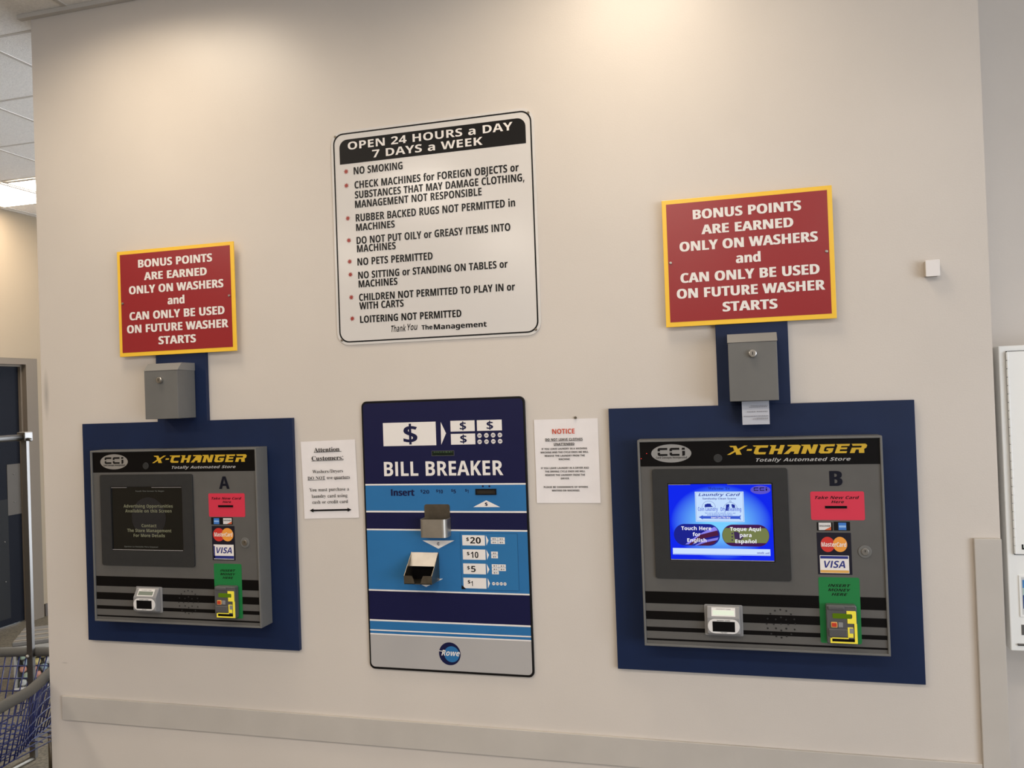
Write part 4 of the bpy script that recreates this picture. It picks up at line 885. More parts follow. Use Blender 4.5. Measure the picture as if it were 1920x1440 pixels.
# coin cup with tall back plate
cb = (-1.0514, 1.2571, -0.9584, 1.3061)
cup = MB().prism(rr(cb[0], 1.205, cb[2], cb[3], .008), -.0125, -.0100).build('coin_cup', m_steeldark, t)
z1, z0 = 1.2605, 1.1985
fx0, fx1 = cb[0] - .002, cb[2] + .002
plan_o = [(fx0, -.0125), (fx0, -.046)] + [(fx0 + .012 - .012 * math.cos(a), -.046 - .014 * math.sin(a)) for a in (PI / 8, PI / 4, 3 * PI / 8, PI / 2)]
plan_o += [(fx1 - .016 + .016 * math.sin(a), -.044 - .016 * math.cos(a)) for a in (0, PI / 8, PI / 4, 3 * PI / 8, PI / 2)] + [(fx1, -.0125)]
pc = ((fx0 + fx1) / 2, -.03)
plan_i = [(p[0] + (.002 if p[0] < pc[0] else -.002), min(p[1] + .002, -.0125)) for p in plan_o]
n = len(plan_o)
vs = [(p[0], p[1], z) for z in (z0, z1) for p in plan_o] + [(p[0], p[1], z) for z in (z0, z1) for p in plan_i]
fs = []
for i in range(n - 1):
    fs += [(i, i + 1, n + i + 1, n + i), (2 * n + i, 3 * n + i, 3 * n + i + 1, 2 * n + i + 1), (n + i, n + i + 1, 3 * n + i + 1, 3 * n + i)]
fs.append(tuple(range(n)))
MB().add(vs, fs).build('cup_wall', m_steel, cup, smooth=False)
# lower bill chute
CX0, CX1 = -1.1062, -1.0046
ZT, ZL, ZB = 1.1402, 1.0735, 1.0450
yF = -.085
prof = [(-.0100, ZT), (yF, ZL), (yF, ZB), (-.0100, ZB)]
ch = MB()
ch.xprism(prof, CX0, CX0 + .002).xprism(prof, CX1 - .002, CX1)
ch.box(CX0 + .002, CX1 - .002, yF, -.010, ZB, ZB + .002)
nx0, nx1 = CX0 + .031, CX1 - .034
ch.prism([(CX0 + .002, ZB), (nx0 + .008, ZB), (nx0 + .004, ZL - .012), (nx0 - .002, ZL), (CX0 + .002, ZL)], yF, yF + .002)
ch.prism([(nx1 - .008, ZB), (CX1 - .002, ZB), (CX1 - .002, ZL), (nx1 + .002, ZL), (nx1 - .004, ZL - .012)], yF, yF + .002)
chute = ch.build('bill_chute', m_steeldark, t)
MB().xprism([(-.0115, ZT - .001), (-.0135, ZT - .001), (-.032, ZT - .045), (-.030, ZT - .045)], CX0 + .002, CX1 - .002).build('chute_flap', m_steel, chute)
MB().box(CX0 + .002, CX1 - .002, -.0108, -.0102, ZB + .002, ZT - .04).build('chute_opening', m_dark, chute)

# ------------------------------------------------------------------ painted boards behind the kiosks
for nm, q, lab in (('B', (-0.3967, 0.7729, 0.5183, 1.6189), 'square navy painted plywood board behind the lit kiosk marked B'),
                   ('A', (-2.4672, 0.7768, -1.5503, 1.6197), 'square navy painted plywood board behind the dark kiosk marked A')):
    o = MB().prism(rect(*q), -.018, -.0005).build('backing_board', m_navy_ply, None, bevel=.001)
    tag(o, lab, 'board', 'square navy boards')
for x0, x1, lab in (((-0.0484, 1.7487)[0], (0.1690, 1.7392)[0], 'narrow upright navy board behind the receipt box that holds paper'),
                    ((-0.0484, 1.7487)[0] - 2.0725, (0.1690, 1.7392)[0] - 2.0725, 'narrow upright navy board behind the empty receipt box at left')):
    o = MB().prism(rect(x0, 1.6185, x1, 1.93), -.018, -.0005).build('upright_board', m_navy_ply, None, bevel=.001)
    tag(o, lab, 'board', 'narrow navy boards')

# ------------------------------------------------------------------ receipt boxes
def receipt_box(dx, label):
    x0, x1 = -0.0115, 0.1300
    zb, zf, zt = 1.6280, 1.8097, 1.8365
    yf, yk = -.120, -.0185
    t = thing('receipt_box', label, 'box', ((x0 + x1) / 2, yk, zb), 'grey receipt boxes')
    b = MB()
    b.box(x0, x1, yf, yk, zb + .004, zf - .0005)
    b.build('body', m_grey, t, bevel=.0015)
    MB().xprism([(yf - .0015, zf), (yf + .024, zt), (yk, zt), (yk, zf - .002)], x0 - .0015, x1 + .0015).build('sloped_lid', m_graylight, t, bevel=.0008)
    lk = (0.0593, 1.7744)
    l = MB().cyl(lk[0], lk[1], .0115, yf - .012, yf, 24).build('lock', m_lock, t, bevel=.002)
    MB().cyl(lk[0], lk[1], .008, yf - .0135, yf - .012, 20).build('lock_face', m_screw, l)
    MB().flat(rect(lk[0] - .001, lk[1] - .0045, lk[0] + .001, lk[1] + .0045), yf - .0138).build('keyhole', m_dark, l, fix=False)
    MB().box(x0 + .03, x1 - .026, yf + .035, yk - .035, zb + .0025, zb + .004).build('paper_slot', m_dark, t)
    t.location.x += dx
    return t
receipt_box(0, 'grey metal receipt box with sloped lid and paper hanging from its bottom slot')
receipt_box(-2.0805, 'grey metal receipt box with sloped lid and nothing hanging from it, above the dark kiosk')
pq = (0.0230, 1.5584, 0.1033, 1.6238)
pv = MB()
n = 6
for i in range(n + 1):
    z = pq[1] + (pq[3] + .012 - pq[1]) * i / n
    y = -.062 - .006 * math.sin(i / n * 2.2)
    pv.v += [(pq[0], y, z), (pq[2], y, z)]
pv.f = [(2 * i, 2 * i + 1, 2 * i + 3, 2 * i + 2) for i in range(n)]
t = thing('receipt_paper', 'strip of printed receipt paper hanging below the grey box above kiosk B', 'paper', ((pq[0] + pq[2]) / 2, -.062, pq[1]))
pv.build('sheet', M('receipt_white', (206, 206, 212), .7, spec=.1), t, fix=False, smooth=True)
m = MB()
for x0_, x1_, zz, hh_ in ((0.0496, 0.0986, 1.6152, 0.0018), (0.0451, 0.0985, 1.6113, 0.0018), (0.0376, 0.0621, 1.5971, 0.0023), (0.0665, 0.0980, 1.5973, 0.0023), (0.0276, 0.0996, 1.5834, 0.0023), (0.0657, 0.0994, 1.5776, 0.0015), (0.0547, 0.0993, 1.5745, 0.0021)):
    k = 0
    xx = x0_
    while xx < x1_ - .001:
        wv = .0025 + .003 * random.random()
        m.flat(rect(xx, zz, min(xx + wv, x1_), zz + hh_), -.0705)
        xx += wv + .0012
m.build('printed_lines', M('receipt_ink', (150, 148, 152), .7), t, fix=False)

# ------------------------------------------------------------------ card kiosks
K0 = (-0.2986, 0.8749, 0.4142, 1.5187)
KX0, KZ0, KX1, KZ1 = K0
YF, YP = -.092, -.086       # frame lip and recessed faceplate

def cci(mb, q, y):
    # the rounded split letters of the oval badge inside rect q
    x0, z0, x1, z1 = q
    W_, H_ = x1 - x0, z1 - z0
    P = lambda u, v: (x0 + u * W_, z0 + v * H_)
    def poly(*pts):
        mb.flat([P(*p) for p in pts], y)
    for u0, u1 in ((0, .36), (.44, .80)):
        wv = u1 - u0
        poly((u0 + .05, 1), (u1, 1), (u1, .74), (u0, .74), (u0, .88))
        poly((u0, .74), (u0 + .09, .74), (u0 + .09, .58), (u0, .58))
        poly((u0, .42), (u0 + .09, .42), (u0 + .09, .24), (u1, .24), (u1, 0), (u0 + .05, 0), (u0, .12))
    poly((.90, 1), (1, 1), (1, .74), (.88, .74))
    poly((.90, .60), (1, .60), (1, .12), (.97, 0), (.88, 0), (.90, .1))

def kiosk(kind, label, dx):
    t = thing('card_kiosk', label, 'kiosk', ((KX0 + KX1) / 2, -.018, KZ0), 'card kiosks')
    lip = .0065
    m = MB()
    m.box(KX0, KX1, YP, -.0185, KZ0, KZ1)
    m.ring(rect(*K0), rect(*inset(K0, lip)), YF, YP + .0001)
    m.build('cabinet', m_grey, t, bevel=.0012)
    F = inset(K0, lip)
    fp = MB().flat(rect(*inset(F, .0008)), YP - .0004).build('faceplate', m_face, t, fix=False)
    hb = (-0.2923, 0.4078, 1.4356, 0.0031)[2]
    MB().flat(rect(F[0] + .0008, hb, F[2] - .0008, F[3] - .0008), YP - .0008).build('black_header', m_hdr, fp, fix=False)
    for l in ((-0.2934, 0.4044, 1.0074, 0.0372), (-0.2927, 0.4061, 0.9572, 0.0262), (-0.2920, 0.4059, 0.9209, 0.0129), (-0.2922, 0.4062, 0.8920, 0.0057)):
        MB().flat(rect(F[0] + .0008, l[2], F[2] - .0008, l[2] + l[3]), YP - .0008).build('black_stripe', m_hdr, fp, fix=False)
    # header lettering: slanted racing letters
    m = MB()
    hx0, hx1, hz, hh_ = (-0.0255, 0.3812, 1.4687, 0.0272)
    wd = (hx1 - hx0)
    G = {  # letter: outlines in a 1 x 1 cell (drawn upright, slanted afterwards)
        'X': [[(-.18, 1), (.30, 1), (.50, .64), (.86, 1), (1.1, 1), (.64, .50), (.90, 0), (.52, 0), (.40, .32), (.10, 0), (-.12, 0), (.28, .46), (.12, .84), (-.05, .84)]],
        '-': [[(.0, .62), (.9, .62), (.9, .42), (.0, .42)]],
        'C': [[(-.25, 1), (.92, 1), (.92, .74), (.42, .74), (.32, .64), (.32, .34), (.40, .24), (.92, .24), (.92, 0), (.20, 0), (.02, .14), (.02, .74), (.08, .86), (-.12, .86)]],
        'H': [[(-.14, 1), (.34, 1), (.34, .60), (.64, .60), (.64, 1), (.96, 1), (.96, 0), (.64, 0), (.64, .38), (.34, .38), (.34, 0), (.02, 0), (.02, .86), (-.05, .86)]],
        'A': [[(-.02, 1), (.78, 1), (.98, .86), (.98, 0), (.66, 0), (.66, .26), (.40, .26), (.30, 0), (-.06, 0), (.36, .84), (.05, .84)], ],
        'N': [[(-.20, 1), (.42, 1), (.64, .42), (.64, 1), (.96, 1), (.96, 0), (.60, 0), (.34, .58), (.34, 0), (.02, 0), (.02, .86), (-.10, .86)]],
        'G': [[(-.12, 1), (.98, 1), (.98, .76), (.44, .76), (.34, .66), (.34, .32), (.42, .22), (.66, .22), (.66, .36), (.50, .36), (.50, .56), (.98, .56), (.98, .14), (.82, 0), (.20, 0), (.02, .14), (.02, .86), (-.02, .86)]],
        'E': [[(-.12, 1), (.96, 1), (.96, .78), (.34, .78), (.34, .62), (.86, .62), (.86, .42), (.34, .42), (.34, .22), (.94, .22), (.94, 0), (.02, 0), (.02, .86), (-.02, .86)]],
        'R': [[(-.10, 1), (.84, 1), (1.0, .84), (1.0, .56), (.88, .44), (1.0, 0), (.64, 0), (.54, .38), (.34, .38), (.34, 0), (.02, 0), (.02, .58), (.64, .58), (.66, .62), (.66, .74), (.62, .78), (.02, .78), (.0, .88)]],
    }
    cellw = [('X', 1.05), ('-', .48), ('C', .98), ('H', .98), ('A', 1.0), ('N', 1.04), ('G', 1.0), ('E', .9), ('R', 1.02)]
    tot = sum(c for _, c in cellw) + .3
    u = .13
    for ch_, cw in cellw:
        for pl in G[ch_]:
            pp = []
            for a, b in pl:
                xx = u + a * (cw - .14) + .22 * (b - .5) + .07
                pp.append((hx0 + xx / tot * wd, hz + b * hh_))
            m.flat(pp, YP - .0012)
        u += cw
    m.build('title_lettering', m_gold, fp)
    lettering('subtitle_lettering', [('Totally Automated Store', (0.0580, 0.3264, 1.4467, 0.0100))], M('pale_grey_lettering', (176, 174, 172), .4), fp, YP - .0012, shear=.3, word=1.2)
    q = (-0.2566, 1.4471, -0.1333, 1.5041)
    ov = MB().disc((q[0] + q[2]) / 2, (q[1] + q[3]) / 2, (q[2] - q[0]) / 2, YP - .0012, 40, (q[3] - q[1]) / 2).build('oval_badge', m_silver, fp, fix=False)
    m = MB()
    cci(m, (-0.2365, 1.4679, -0.1526, 1.4929), YP - .0016)
    add_text(m, 'Card Concepts Incorporated', (-0.2423, -0.1473, 1.4596, 0.0062), YP - .0016)
    m.build('badge_lettering', m_black, ov, fix=False)
    cx, cz, r = (-0.0541, 1.4585, 0.0131)
    MB().cyl(cx, cz, r, YP - .003, YP - .0009, 24).build('camera_eye', m_bezel, t, bevel=.001)
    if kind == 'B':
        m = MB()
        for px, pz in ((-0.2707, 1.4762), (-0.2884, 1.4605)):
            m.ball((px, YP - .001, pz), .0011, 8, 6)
        m.build('red_dots', emission('red_dot', (255, 70, 60), 1.5), t)  # two small red emissive dots on the black header
    # screen in its bezel
    B_ = (-0.2559, 1.0877, 0.1472, 1.4276)
    Sx = (-0.2074, 1.1454, 0.0998, 1.3799)
    nn = 5
    bz = MB().ring(rr(*B_, .008, nn), rr(*inset(Sx, -.003), .002, nn), YP - .008, YP - .0005)
    bez = bz.build('screen_bezel', m_bezel, t, bevel=.0008)
    ys = YP - .0035
    MB().ring(rect(*inset(Sx, -.003)), rect(*Sx), YP - .0065, YP - .0005).build('screen_edge', M('screen_edge_plastic', (26, 26, 28), .2), bez)
    scr = MB().flat(rect(*Sx), ys).build('screen', m_screen if kind == 'B' else m_offscreen, t, fix=False)
    y1_, y2_, y3_, y4_ = ys - .0004, ys - .0007, ys - .0010, ys - .0013
    if kind == 'B':
        e_white = emission('screen_white', (205, 225, 255), 1.0)
        e_card = emission('screen_card', (196, 222, 255), 1.0)
        e_navy = emission('screen_navy', (34, 48, 150), 1.0)
        e_blue = emission('screen_mid_blue', (58, 90, 205), 1.0)
        e_txt = emission('screen_text_white', (246, 246, 255), 1.0)
        lettering('welcome_lettering', [('Welcome To', (-0.0869, -0.0230, 1.3624, 0.0084))], e_navy, scr, y1_, font='S')
        q = (-0.1274, 1.2637, 0.0178, 1.3564)
        cd = MB().flat(rect(*q), y1_).build('laundry_panel', e_card, scr, fix=False)
        m = MB()
        m.ring(rect(*inset(q, .0022)), rect(*inset(q, .0028)), y2_, y2_ + .0001)
        add_text(m, 'Laundry Card', (-0.1169, 0.0079, 1.3431, 0.0084), y2_, shear=.3)
        add_text(m, 'Sandusky Clean Scene', (-0.1047, -0.0049, 1.3325, 0.0053), y2_)
        gx, gz, gr = (-0.0867, 1.3076, 0.0204)
        m.flat([(gx + (gr if i < 20 else gr - .0007) * math.cos(PI * (i if i < 20 else 39 - i) / 19), gz + (gr if i < 20 else gr - .0007) * math.sin(PI * (i if i < 20 else 39 - i) / 19)) for i in range(40)], y2_)
        m.flat([(-0.0997, 1.3087), (-0.0983, 1.3171), (-0.0906, 1.3198), (-0.0809, 1.3194), (-0.0794, 1.3143), (-0.0737, 1.3092)], y2_)
        gx, gz, gr = (-0.0224, 1.3026, 0.0210)
        m.flat([(gx + (gr if i < 20 else gr - .0007) * math.cos(PI * (i if i < 20 else 39 - i) / 19), gz + (gr if i < 20 else gr - .0007) * math.sin(PI * (i if i < 20 else 39 - i) / 19)) for i in range(40)], y2_)
        m.flat([(-0.0365, 1.2977), (-0.0354, 1.3165), (-0.0261, 1.3187), (-0.0251, 1.3154), (-0.0284, 1.2978)], y2_)
        m.flat([(-0.0192, 1.3154), (-0.0175, 1.3188), (-0.0091, 1.3159), (-0.0084, 1.3066), (-0.0169, 1.3066)], y2_)
        hx, hz_, hr = (-0.0222, 1.3260, 0.0031)
        m.ring([(hx + hr * math.cos(a * .5), hz_ + hr * math.sin(a * .5)) for a in range(-3, 8)], [(hx + hr * .7 * math.cos(a * .5), hz_ + hr * .7 * math.sin(a * .5)) for a in range(-3, 8)], y2_, y2_ + .0001)
        m.build('panel_artwork', e_navy, cd, fix=False)
        m = MB()
        add_text(m, 'Coin Laundry', (-0.1197, -0.0601, 1.2973, 0.0115), y3_)
        add_text(m, 'Dry Cleaning', (-0.0515, 0.0093, 1.2969, 0.0115), y3_)
        m.build('panel_lettering', emission('screen_periwinkle', (96, 116, 214), 1.0), cd, fix=False)
        m = MB()
        add_text(m, 'This card is valid for washers, dryers, and', (-0.0994, -0.0086, 1.2887, 0.0037), y2_)
        dashes(m, (-0.0920, -0.0178, 1.2839, 0.0020), y2_)
        m.build('panel_fine_print', e_blue, cd, fix=False)
        MB().flat([(-0.1182, 1.2779), (-0.1050, 1.2842), (-0.1057, 1.2815), (0.0030, 1.2820), (0.0078, 1.2856), (0.0054, 1.2776), (0.0072, 1.2697), (0.0027, 1.2728), (-0.1060, 1.2735), (-0.1055, 1.2709)], y2_).build('panel_arrow', e_blue, cd, fix=False)
        lettering('arrow_lettering', [('Insert Card This Way', (-0.0808, -0.0235, 1.2744, 0.0054))], e_txt, cd, y3_)
        # language buttons
        ql = (-0.1956, 1.1899, -0.0568, 1.2567)
        pl = MB().flat(rr(*ql, (ql[3] - ql[1]) / 2 - .0004, 10), y1_).build('english_button', emission('screen_flag_navy', (30, 36, 140), 1.0), scr, fix=False)
        MB().flat([(-0.1438, 1.2081), (-0.1080, 1.2308), (-0.0727, 1.2484), (-0.0674, 1.2456), (-0.0624, 1.2368), (-0.0996, 1.2242), (-0.1355, 1.1948), (-0.1618, 1.1934)], y2_).build('flag_stripe', emission('screen_lavender', (138, 132, 240), 1.0), pl, fix=False)
        MB().flat([(-0.1148, 1.2241), (-0.0645, 1.2374), (-0.0597, 1.2224), (-0.1131, 1.2107), (-0.1444, 1.1914), (-0.1531, 1.1924)], y3_ + .0001).build('flag_stripe', emission('screen_maroon', (78, 32, 66), 1.0), pl, fix=False)
        MB().flat([(-0.1002, 1.2075), (-0.0610, 1.2162), (-0.0645, 1.2080), (-0.0983, 1.2009), (-0.1269, 1.1909), (-0.1335, 1.1909)], y3_).build('flag_stripe', emission('screen_lavender_two', (130, 124, 228), 1.0), pl, fix=False)
        MB().flat([(-0.0983, 1.2004), (-0.0656, 1.2079), (-0.0746, 1.1968), (-0.0922, 1.1905), (-0.1248, 1.1901)], y3_).build('flag_stripe', emission('screen_maroon_two', (78, 32, 66), 1.0), pl, fix=False)
        lettering('button_lettering', [('Touch Here', (-0.1723, -0.0817, 1.2380, 0.0111)), ('for', (-0.1383, -0.1150, 1.2195, 0.0111)), ('English', (-0.1554, -0.0978, 1.2014, 0.0111))], e_txt, pl, y4_ - .0003)
        qr = (-0.0500, 1.1896, 0.0887, 1.2557)
        pr = MB().flat(rr(*qr, (qr[3] - qr[1]) / 2 - .0004, 10), y1_).build('spanish_button', emission('screen_plum', (66, 26, 78), 1.0), scr, fix=False)
        cc = rr(*qr, (qr[3] - qr[1]) / 2 - .0004, 10)
        zlo, zhi = qr[1] + (qr[3] - qr[1]) * .16, qr[1] + (qr[3] - qr[1]) * .84
        MB().flat([(p[0] + (.0012 if p[0] < (qr[0] + qr[2]) / 2 else -.0012), max(zlo, min(zhi, p[1]))) for p in cc], y2_).build('olive_field', emission('screen_olive', (116, 124, 76), 1.0), pr, fix=False)
        m = MB()
        m.flat([(-0.0154, 1.2339), (-0.0047, 1.2340), (0.0138, 1.2188), (0.0050, 1.2088), (-0.0130, 1.2119)], y3_)
        for k, (a, b) in enumerate(((-0.0198, 1.2283), (-0.0202, 1.2184), (-0.0206, 1.2085))):
            m.flat(rect(a - .0022, b - .0022, a + .0022, b + .0022), y3_)
        m.build('button_artwork', emission('screen_dark_plum', (64, 46, 84), 1.0), pr, fix=False)
        lettering('button_lettering', [('Toque Aquí', (-0.0259, 0.0651, 1.2369, 0.0110)), ('para', (0.0021, 0.0364, 1.2182, 0.0115)), ('Español', (-0.0117, 0.0501, 1.1995, 0.0110))], e_txt, pr, y4_)
        q = (-0.2006, 1.1619, 0.0893, 1.1818)
        bar = MB().flat(rect(*q), y1_).build('status_bar', e_white, scr, fix=False)
        MB().flat(rect(q[0] + .002, q[1] + .001, q[2] - .001, q[1] + .003), y2_).build('bar_shade', emission('screen_shade', (140, 160, 240), 1.0), bar, fix=False)
        m = MB()
        for a, b, c, d in ((0.0510, 0.0720, 1.1677, 0.0061), (0.0751, 0.0872, 1.1674, 0.0061)):
            xx = a
            while xx < b - .002:
                m.flat(rect(xx, c, xx + .0022, c + d * (.6 + .4 * random.random())), y2_)
                xx += .003
        m.build('bar_text', emission('screen_text_blue', (120, 128, 200), 1.0), bar, fix=False)
        q = (0.0386, 1.3483, 0.0965, 1.3742)
        oc = MB().disc((q[0] + q[2]) / 2, (q[1] + q[3]) / 2, (q[2] - q[0]) / 2, y1_, 32, (q[3] - q[1]) / 2).build('oval_logo', emission('screen_violet', (92, 84, 200), 1.0), scr, fix=False)
        m = MB(); cci(m, (0.0478, 1.3588, 0.0870, 1.3685), y2_)
        m.build('oval_lettering', emission('screen_black', (20, 16, 46), 1.0), oc, fix=False)
    else:
        cx, cz, r = (-0.0464, 1.2677, 0.0743)
        MB().disc(cx, cz, r, y1_, 40).build('round_watermark', M('dim_grey_blue', (34, 34, 37), .3), scr, fix=False)
        e1 = emission('dim_screen_text', (112, 108, 84), 1.0)
        lettering('screen_lettering', [('Advertising Opportunities', (-0.1554, 0.0594, 1.3036, 0.0116)), ('Available on this Screen', (-0.1486, 0.0539, 1.2858, 0.0114)),
            ('Contact', (-0.0784, -0.0134, 1.2312, 0.0114)), ('The Store Management', (-0.1423, 0.0504, 1.2127, 0.0119)), ('For More Details', (-0.1149, 0.0219, 1.1945, 0.0113))], e1, scr, y2_)
        lettering('small_lettering', [('Touch The Screen To Begin', (-0.1016, 0.0236, 1.3625, 0.0049)), ('Oprima La Pantalla Para Empezar', (-0.1577, -0.0083, 1.1556, 0.0049))], emission('dim_small_text', (90, 88, 80), 1.0), scr, y2_)
    # pale strips painted in for the highlights on the glass bevel
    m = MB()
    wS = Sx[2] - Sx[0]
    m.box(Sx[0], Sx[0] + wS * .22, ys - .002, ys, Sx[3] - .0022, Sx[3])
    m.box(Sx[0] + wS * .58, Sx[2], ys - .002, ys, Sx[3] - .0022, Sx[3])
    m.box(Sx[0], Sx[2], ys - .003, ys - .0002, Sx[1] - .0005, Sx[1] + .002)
    m.build('edge_highlights', M('edge_highlight_grey', (196, 196, 200), .25, metal=.6), bez)
    # machine letter
    if kind == 'B':
        bx0, bx1, bz, bh = (0.2655, 0.3015, 1.3720, 0.0443)
        lettering('machine_letter', [('B', (bx0, bx1, bz, bh))], m_machine_letter, fp, YP - .0012, weight=28)
    else:
        lettering('machine_letter', [('A', (0.2556, 0.2990, 1.3717, 0.0450))], m_machine_letter, fp, YP - .0012, weight=10)
    # card stickers
    q = (0.2098, 1.2705, 0.3594, 1.3555)
    rc = MB().flat(rr(*q, .005), YP - .0010).build('red_sticker', m_redcard, fp, fix=False)
    lettering('sticker_lettering', [('Take New Card', (0.2226, 0.3460, 1.3333, 0.0084)), ('Here', (0.2681, 0.3033, 1.3208, 0.0079))], m_textblack, rc, YP - .0014, shear=.3)
    q = (0.2501, 1.3056, 0.3110, 1.3127)
    MB().ring(rect(*q), rect(*inset(q, .0015)), YP - .003, YP - .0011).build('card_slot', m_black, rc)
    MB().flat(rect(*inset(q, .0015)), YP - .0013).build('slot_opening', m_dark, rc, fix=False)
    def discover(q, st, s):
        MB().flat(rect(*q), YP - .0014).build('white_card_mark', m_readwhite, st, fix=False)
        MB().flat([(q[2], q[1]), (q[2], q[1] + (q[3] - q[1]) * .45), (q[0] + (q[2] - q[0]) * .45, q[1])], YP - .0016).build('orange_corner', M('card_orange_corner', (214, 96, 50), .4), st, fix=False)
        lettering('card_lettering', [('DISCOVER', s)], m_textblack, st, YP - .0018)
    def amex(q, st):
        b = MB().flat(rect(*q), YP - .0014).build('blue_card_mark', m_amex, st, fix=False)
        h_ = q[3] - q[1]
        MB().flat(rect(q[0] + .001, q[1] + h_ * .35, q[2] - .001, q[1] + h_ * .62), YP - .0016).build('card_band', M('card_pale_blue', (150, 190, 235), .4), st, fix=False)
    if kind == 'B':
        st = MB().flat(rect(*(0.2248, 1.2390, 0.2692, 1.2639)), YP - .0010).build('card_sticker', m_black, fp, fix=False)
        discover((0.2301, 1.2409, 0.2644, 1.2628), st, (0.2322, 0.2621, 1.2506, 0.0052))
        st = MB().flat(rect(*(0.2722, 1.2394, 0.3173, 1.2658)), YP - .0010).build('card_sticker', m_black, fp, fix=False)
        amex((0.2852, 1.2414, 0.3070, 1.2630), st)
        st = MB().flat(rect(*(0.2233, 1.1092, 0.3188, 1.2332)), YP - .0010).build('card_sticker', m_sticknavy, fp, fix=False)
        c1, c2_, mt = (0.2531, 1.1982, 0.0226), (0.2876, 1.1987, 0.0225), (0.2353, 0.3051, 1.1917, 0.0131)
        vw = (0.2296, 1.1131, 0.3106, 1.1657)
        vt = (0.2411, 0.2998, 1.1293, 0.0206)
        bars = [((0.2310, 1.1562, 0.3086, 1.1641), m_visablue), ((0.2303, 1.1143, 0.3094, 1.1222), m_visagold)]
        rx = .88
    else:
        st = MB().flat(rect(*(0.2182, 1.2426, 0.3071, 1.2683)), YP - .0010).build('card_sticker', m_black, fp, fix=False)
        discover((0.2681, 1.2447, 0.3034, 1.2656), st, (0.2704, 0.3016, 1.2552, 0.0052))
        amex((0.2288, 1.2441, 0.2520, 1.2654), st)
        st = MB().flat(rect(*(0.2195, 1.1139, 0.3138, 1.2374)), YP - .0010).build('card_sticker', m_sticknavy, fp, fix=False)
        c1, c2_, mt = (0.2484, 1.2059, 0.0242), (0.2843, 1.2062, 0.0241), (0.2296, 0.3051, 1.1994, 0.0145)
        vw = (0.2253, 1.1173, 0.3081, 1.1703)
        vt = (0.2362, 0.3007, 1.1390, 0.0213)
        bars = [((0.2256, 1.1193, 0.3079, 1.1297), m_visablue), ((0.2258, 1.1202, 0.2303, 1.1654), m_visablue)]
        rx = 1.0
    MB().disc(c1[0], c1[1], c1[2] * rx, YP - .0014, 30, c1[2]).build('red_disc', m_mcred, st, fix=False)
    MB().disc(c2_[0], c2_[1], c2_[2] * rx, YP - .0016, 30, c2_[2]).build('orange_disc', m_mcorange, st, fix=False)
    lettering('card_lettering', [('MasterCard', mt)], m_white, st, YP - .0019, shear=.08)
    MB().flat(rect(*vw), YP - .0014).build('white_card_mark', m_white, st, fix=False)
    for b_, mm in bars:
        MB().flat(rect(*b_), YP - .0017).build('card_bar', mm, st, fix=False)
    lettering('card_lettering', [('VISA', vt)], m_visablue, st, YP - .0019, shear=.22)
    # green money sticker and lock
    q = (0.2232, 0.9055, 0.3373, 1.1012)
    g = MB().flat(rr(*q, .006), YP - .0011).build('green_sticker', m_green, fp, fix=False)
    lettering('sticker_lettering', [('INSERT', (0.2495, 0.3124, 1.0728, 0.0079)), ('MONEY', (0.2490, 0.3119, 1.0597, 0.0079)), ('HERE', (0.2585, 0.3026, 1.0468, 0.0079))], m_textblack, g, YP - .0015, shear=.3)
    cx, cz, r = (0.3555, 1.1781, 0.0188)
    lk = MB().cyl(cx, cz, r, YP - .003, YP - .0005, 30).build('door_lock', m_grey, t, bevel=.0012)
    MB().cyl(cx, cz, r * .55, YP - .006, YP - .003, 24).build('lock_cylinder', m_screw, lk, bevel=.0008)
    MB().flat(rect(cx - .0009, cz - .001, cx + .0009, cz + .006), YP - .0063).build('keyhole', m_dark, lk, fix=False)
    # card reader wedge
    q = (-0.1121, 0.9153, 0.0017, 1.0099)
    rd = MB().prism(rr(*q, .004), YP - .004, YP - .0009).build('card_reader', m_readgrey, t, bevel=.001)
    rx0, rx1 = q[0] + .008, q[2] - .008
    zt, zr, zb = q[3] - .003, q[3] - .034, q[1] + .008
    yr = YP - .030
    m = MB().xprism([(YP - .004, zt), (YP - .010, zt), (yr, zr), (yr - .001, zb + .006), (yr + .006, zb), (YP - .004, zb - .003)], rx0, rx1)
    hs = m.build('reader_housing', m_readgrey, rd, bevel=.004)
    # sloped display label
    def slope(u0, u1, v0, v1, off):
        a = Vector((0, YP - .010, zt)); b = Vector((0, yr, zr))
        nrm = Vector((0, -(a.z - b.z), -(a.y - b.y) * -1)).normalized()
        nrm = Vector((0, -(a.z - b.z), (a.y - b.y))).normalized()
        pts = []
        for u, v in ((u0, v0), (u1, v0), (u1, v1), (u0, v1)):
            p = b.lerp(a, v) + nrm * off
            pts.append((rx0 + (rx1 - rx0) * u, p.y, p.z))
        return MB().add(pts, [(0, 1, 2, 3)])
    slope(.14, .86, .14, .88, .0004).build('display_label', m_readwhite, rd, fix=False)
    slope(.18, .82, .24, .64, .0009).build('reader_display', m_glowwhite if kind == 'B' else m_lcdgrey, rd, fix=False)
    m = MB()
    yq = yr - .0016
    m.prism(rr(rx0 + .002, zb + .006, rx1 - .002, zr - .003, (zr - zb - .009) / 2 - .0005), yq, yr + .004).build('slot_surround', m_readwhite, rd, bevel=.0006)
    sz0, sz1 = zb + .012, zr - .010
    MB().flat(rect(rx0 + .016, sz0, rx1 - .016, sz1), yq - .0004).build('reader_slot', m_dark, rd, fix=False)
    wv = rx1 - rx0
    lettering('reader_lettering', [('INSERT CARD', (rx0 + wv * .3, rx1 - wv * .3, sz1 + .0014, .003)), ('THIS WAY', (rx0 + wv * .4, rx1 - wv * .4, sz0 - .004, .0026))], m_textblack, rd, yq - .0004)
    a = Vector((0, YP - .010, zt)); b = Vector((0, yr, zr))
    m = MB()
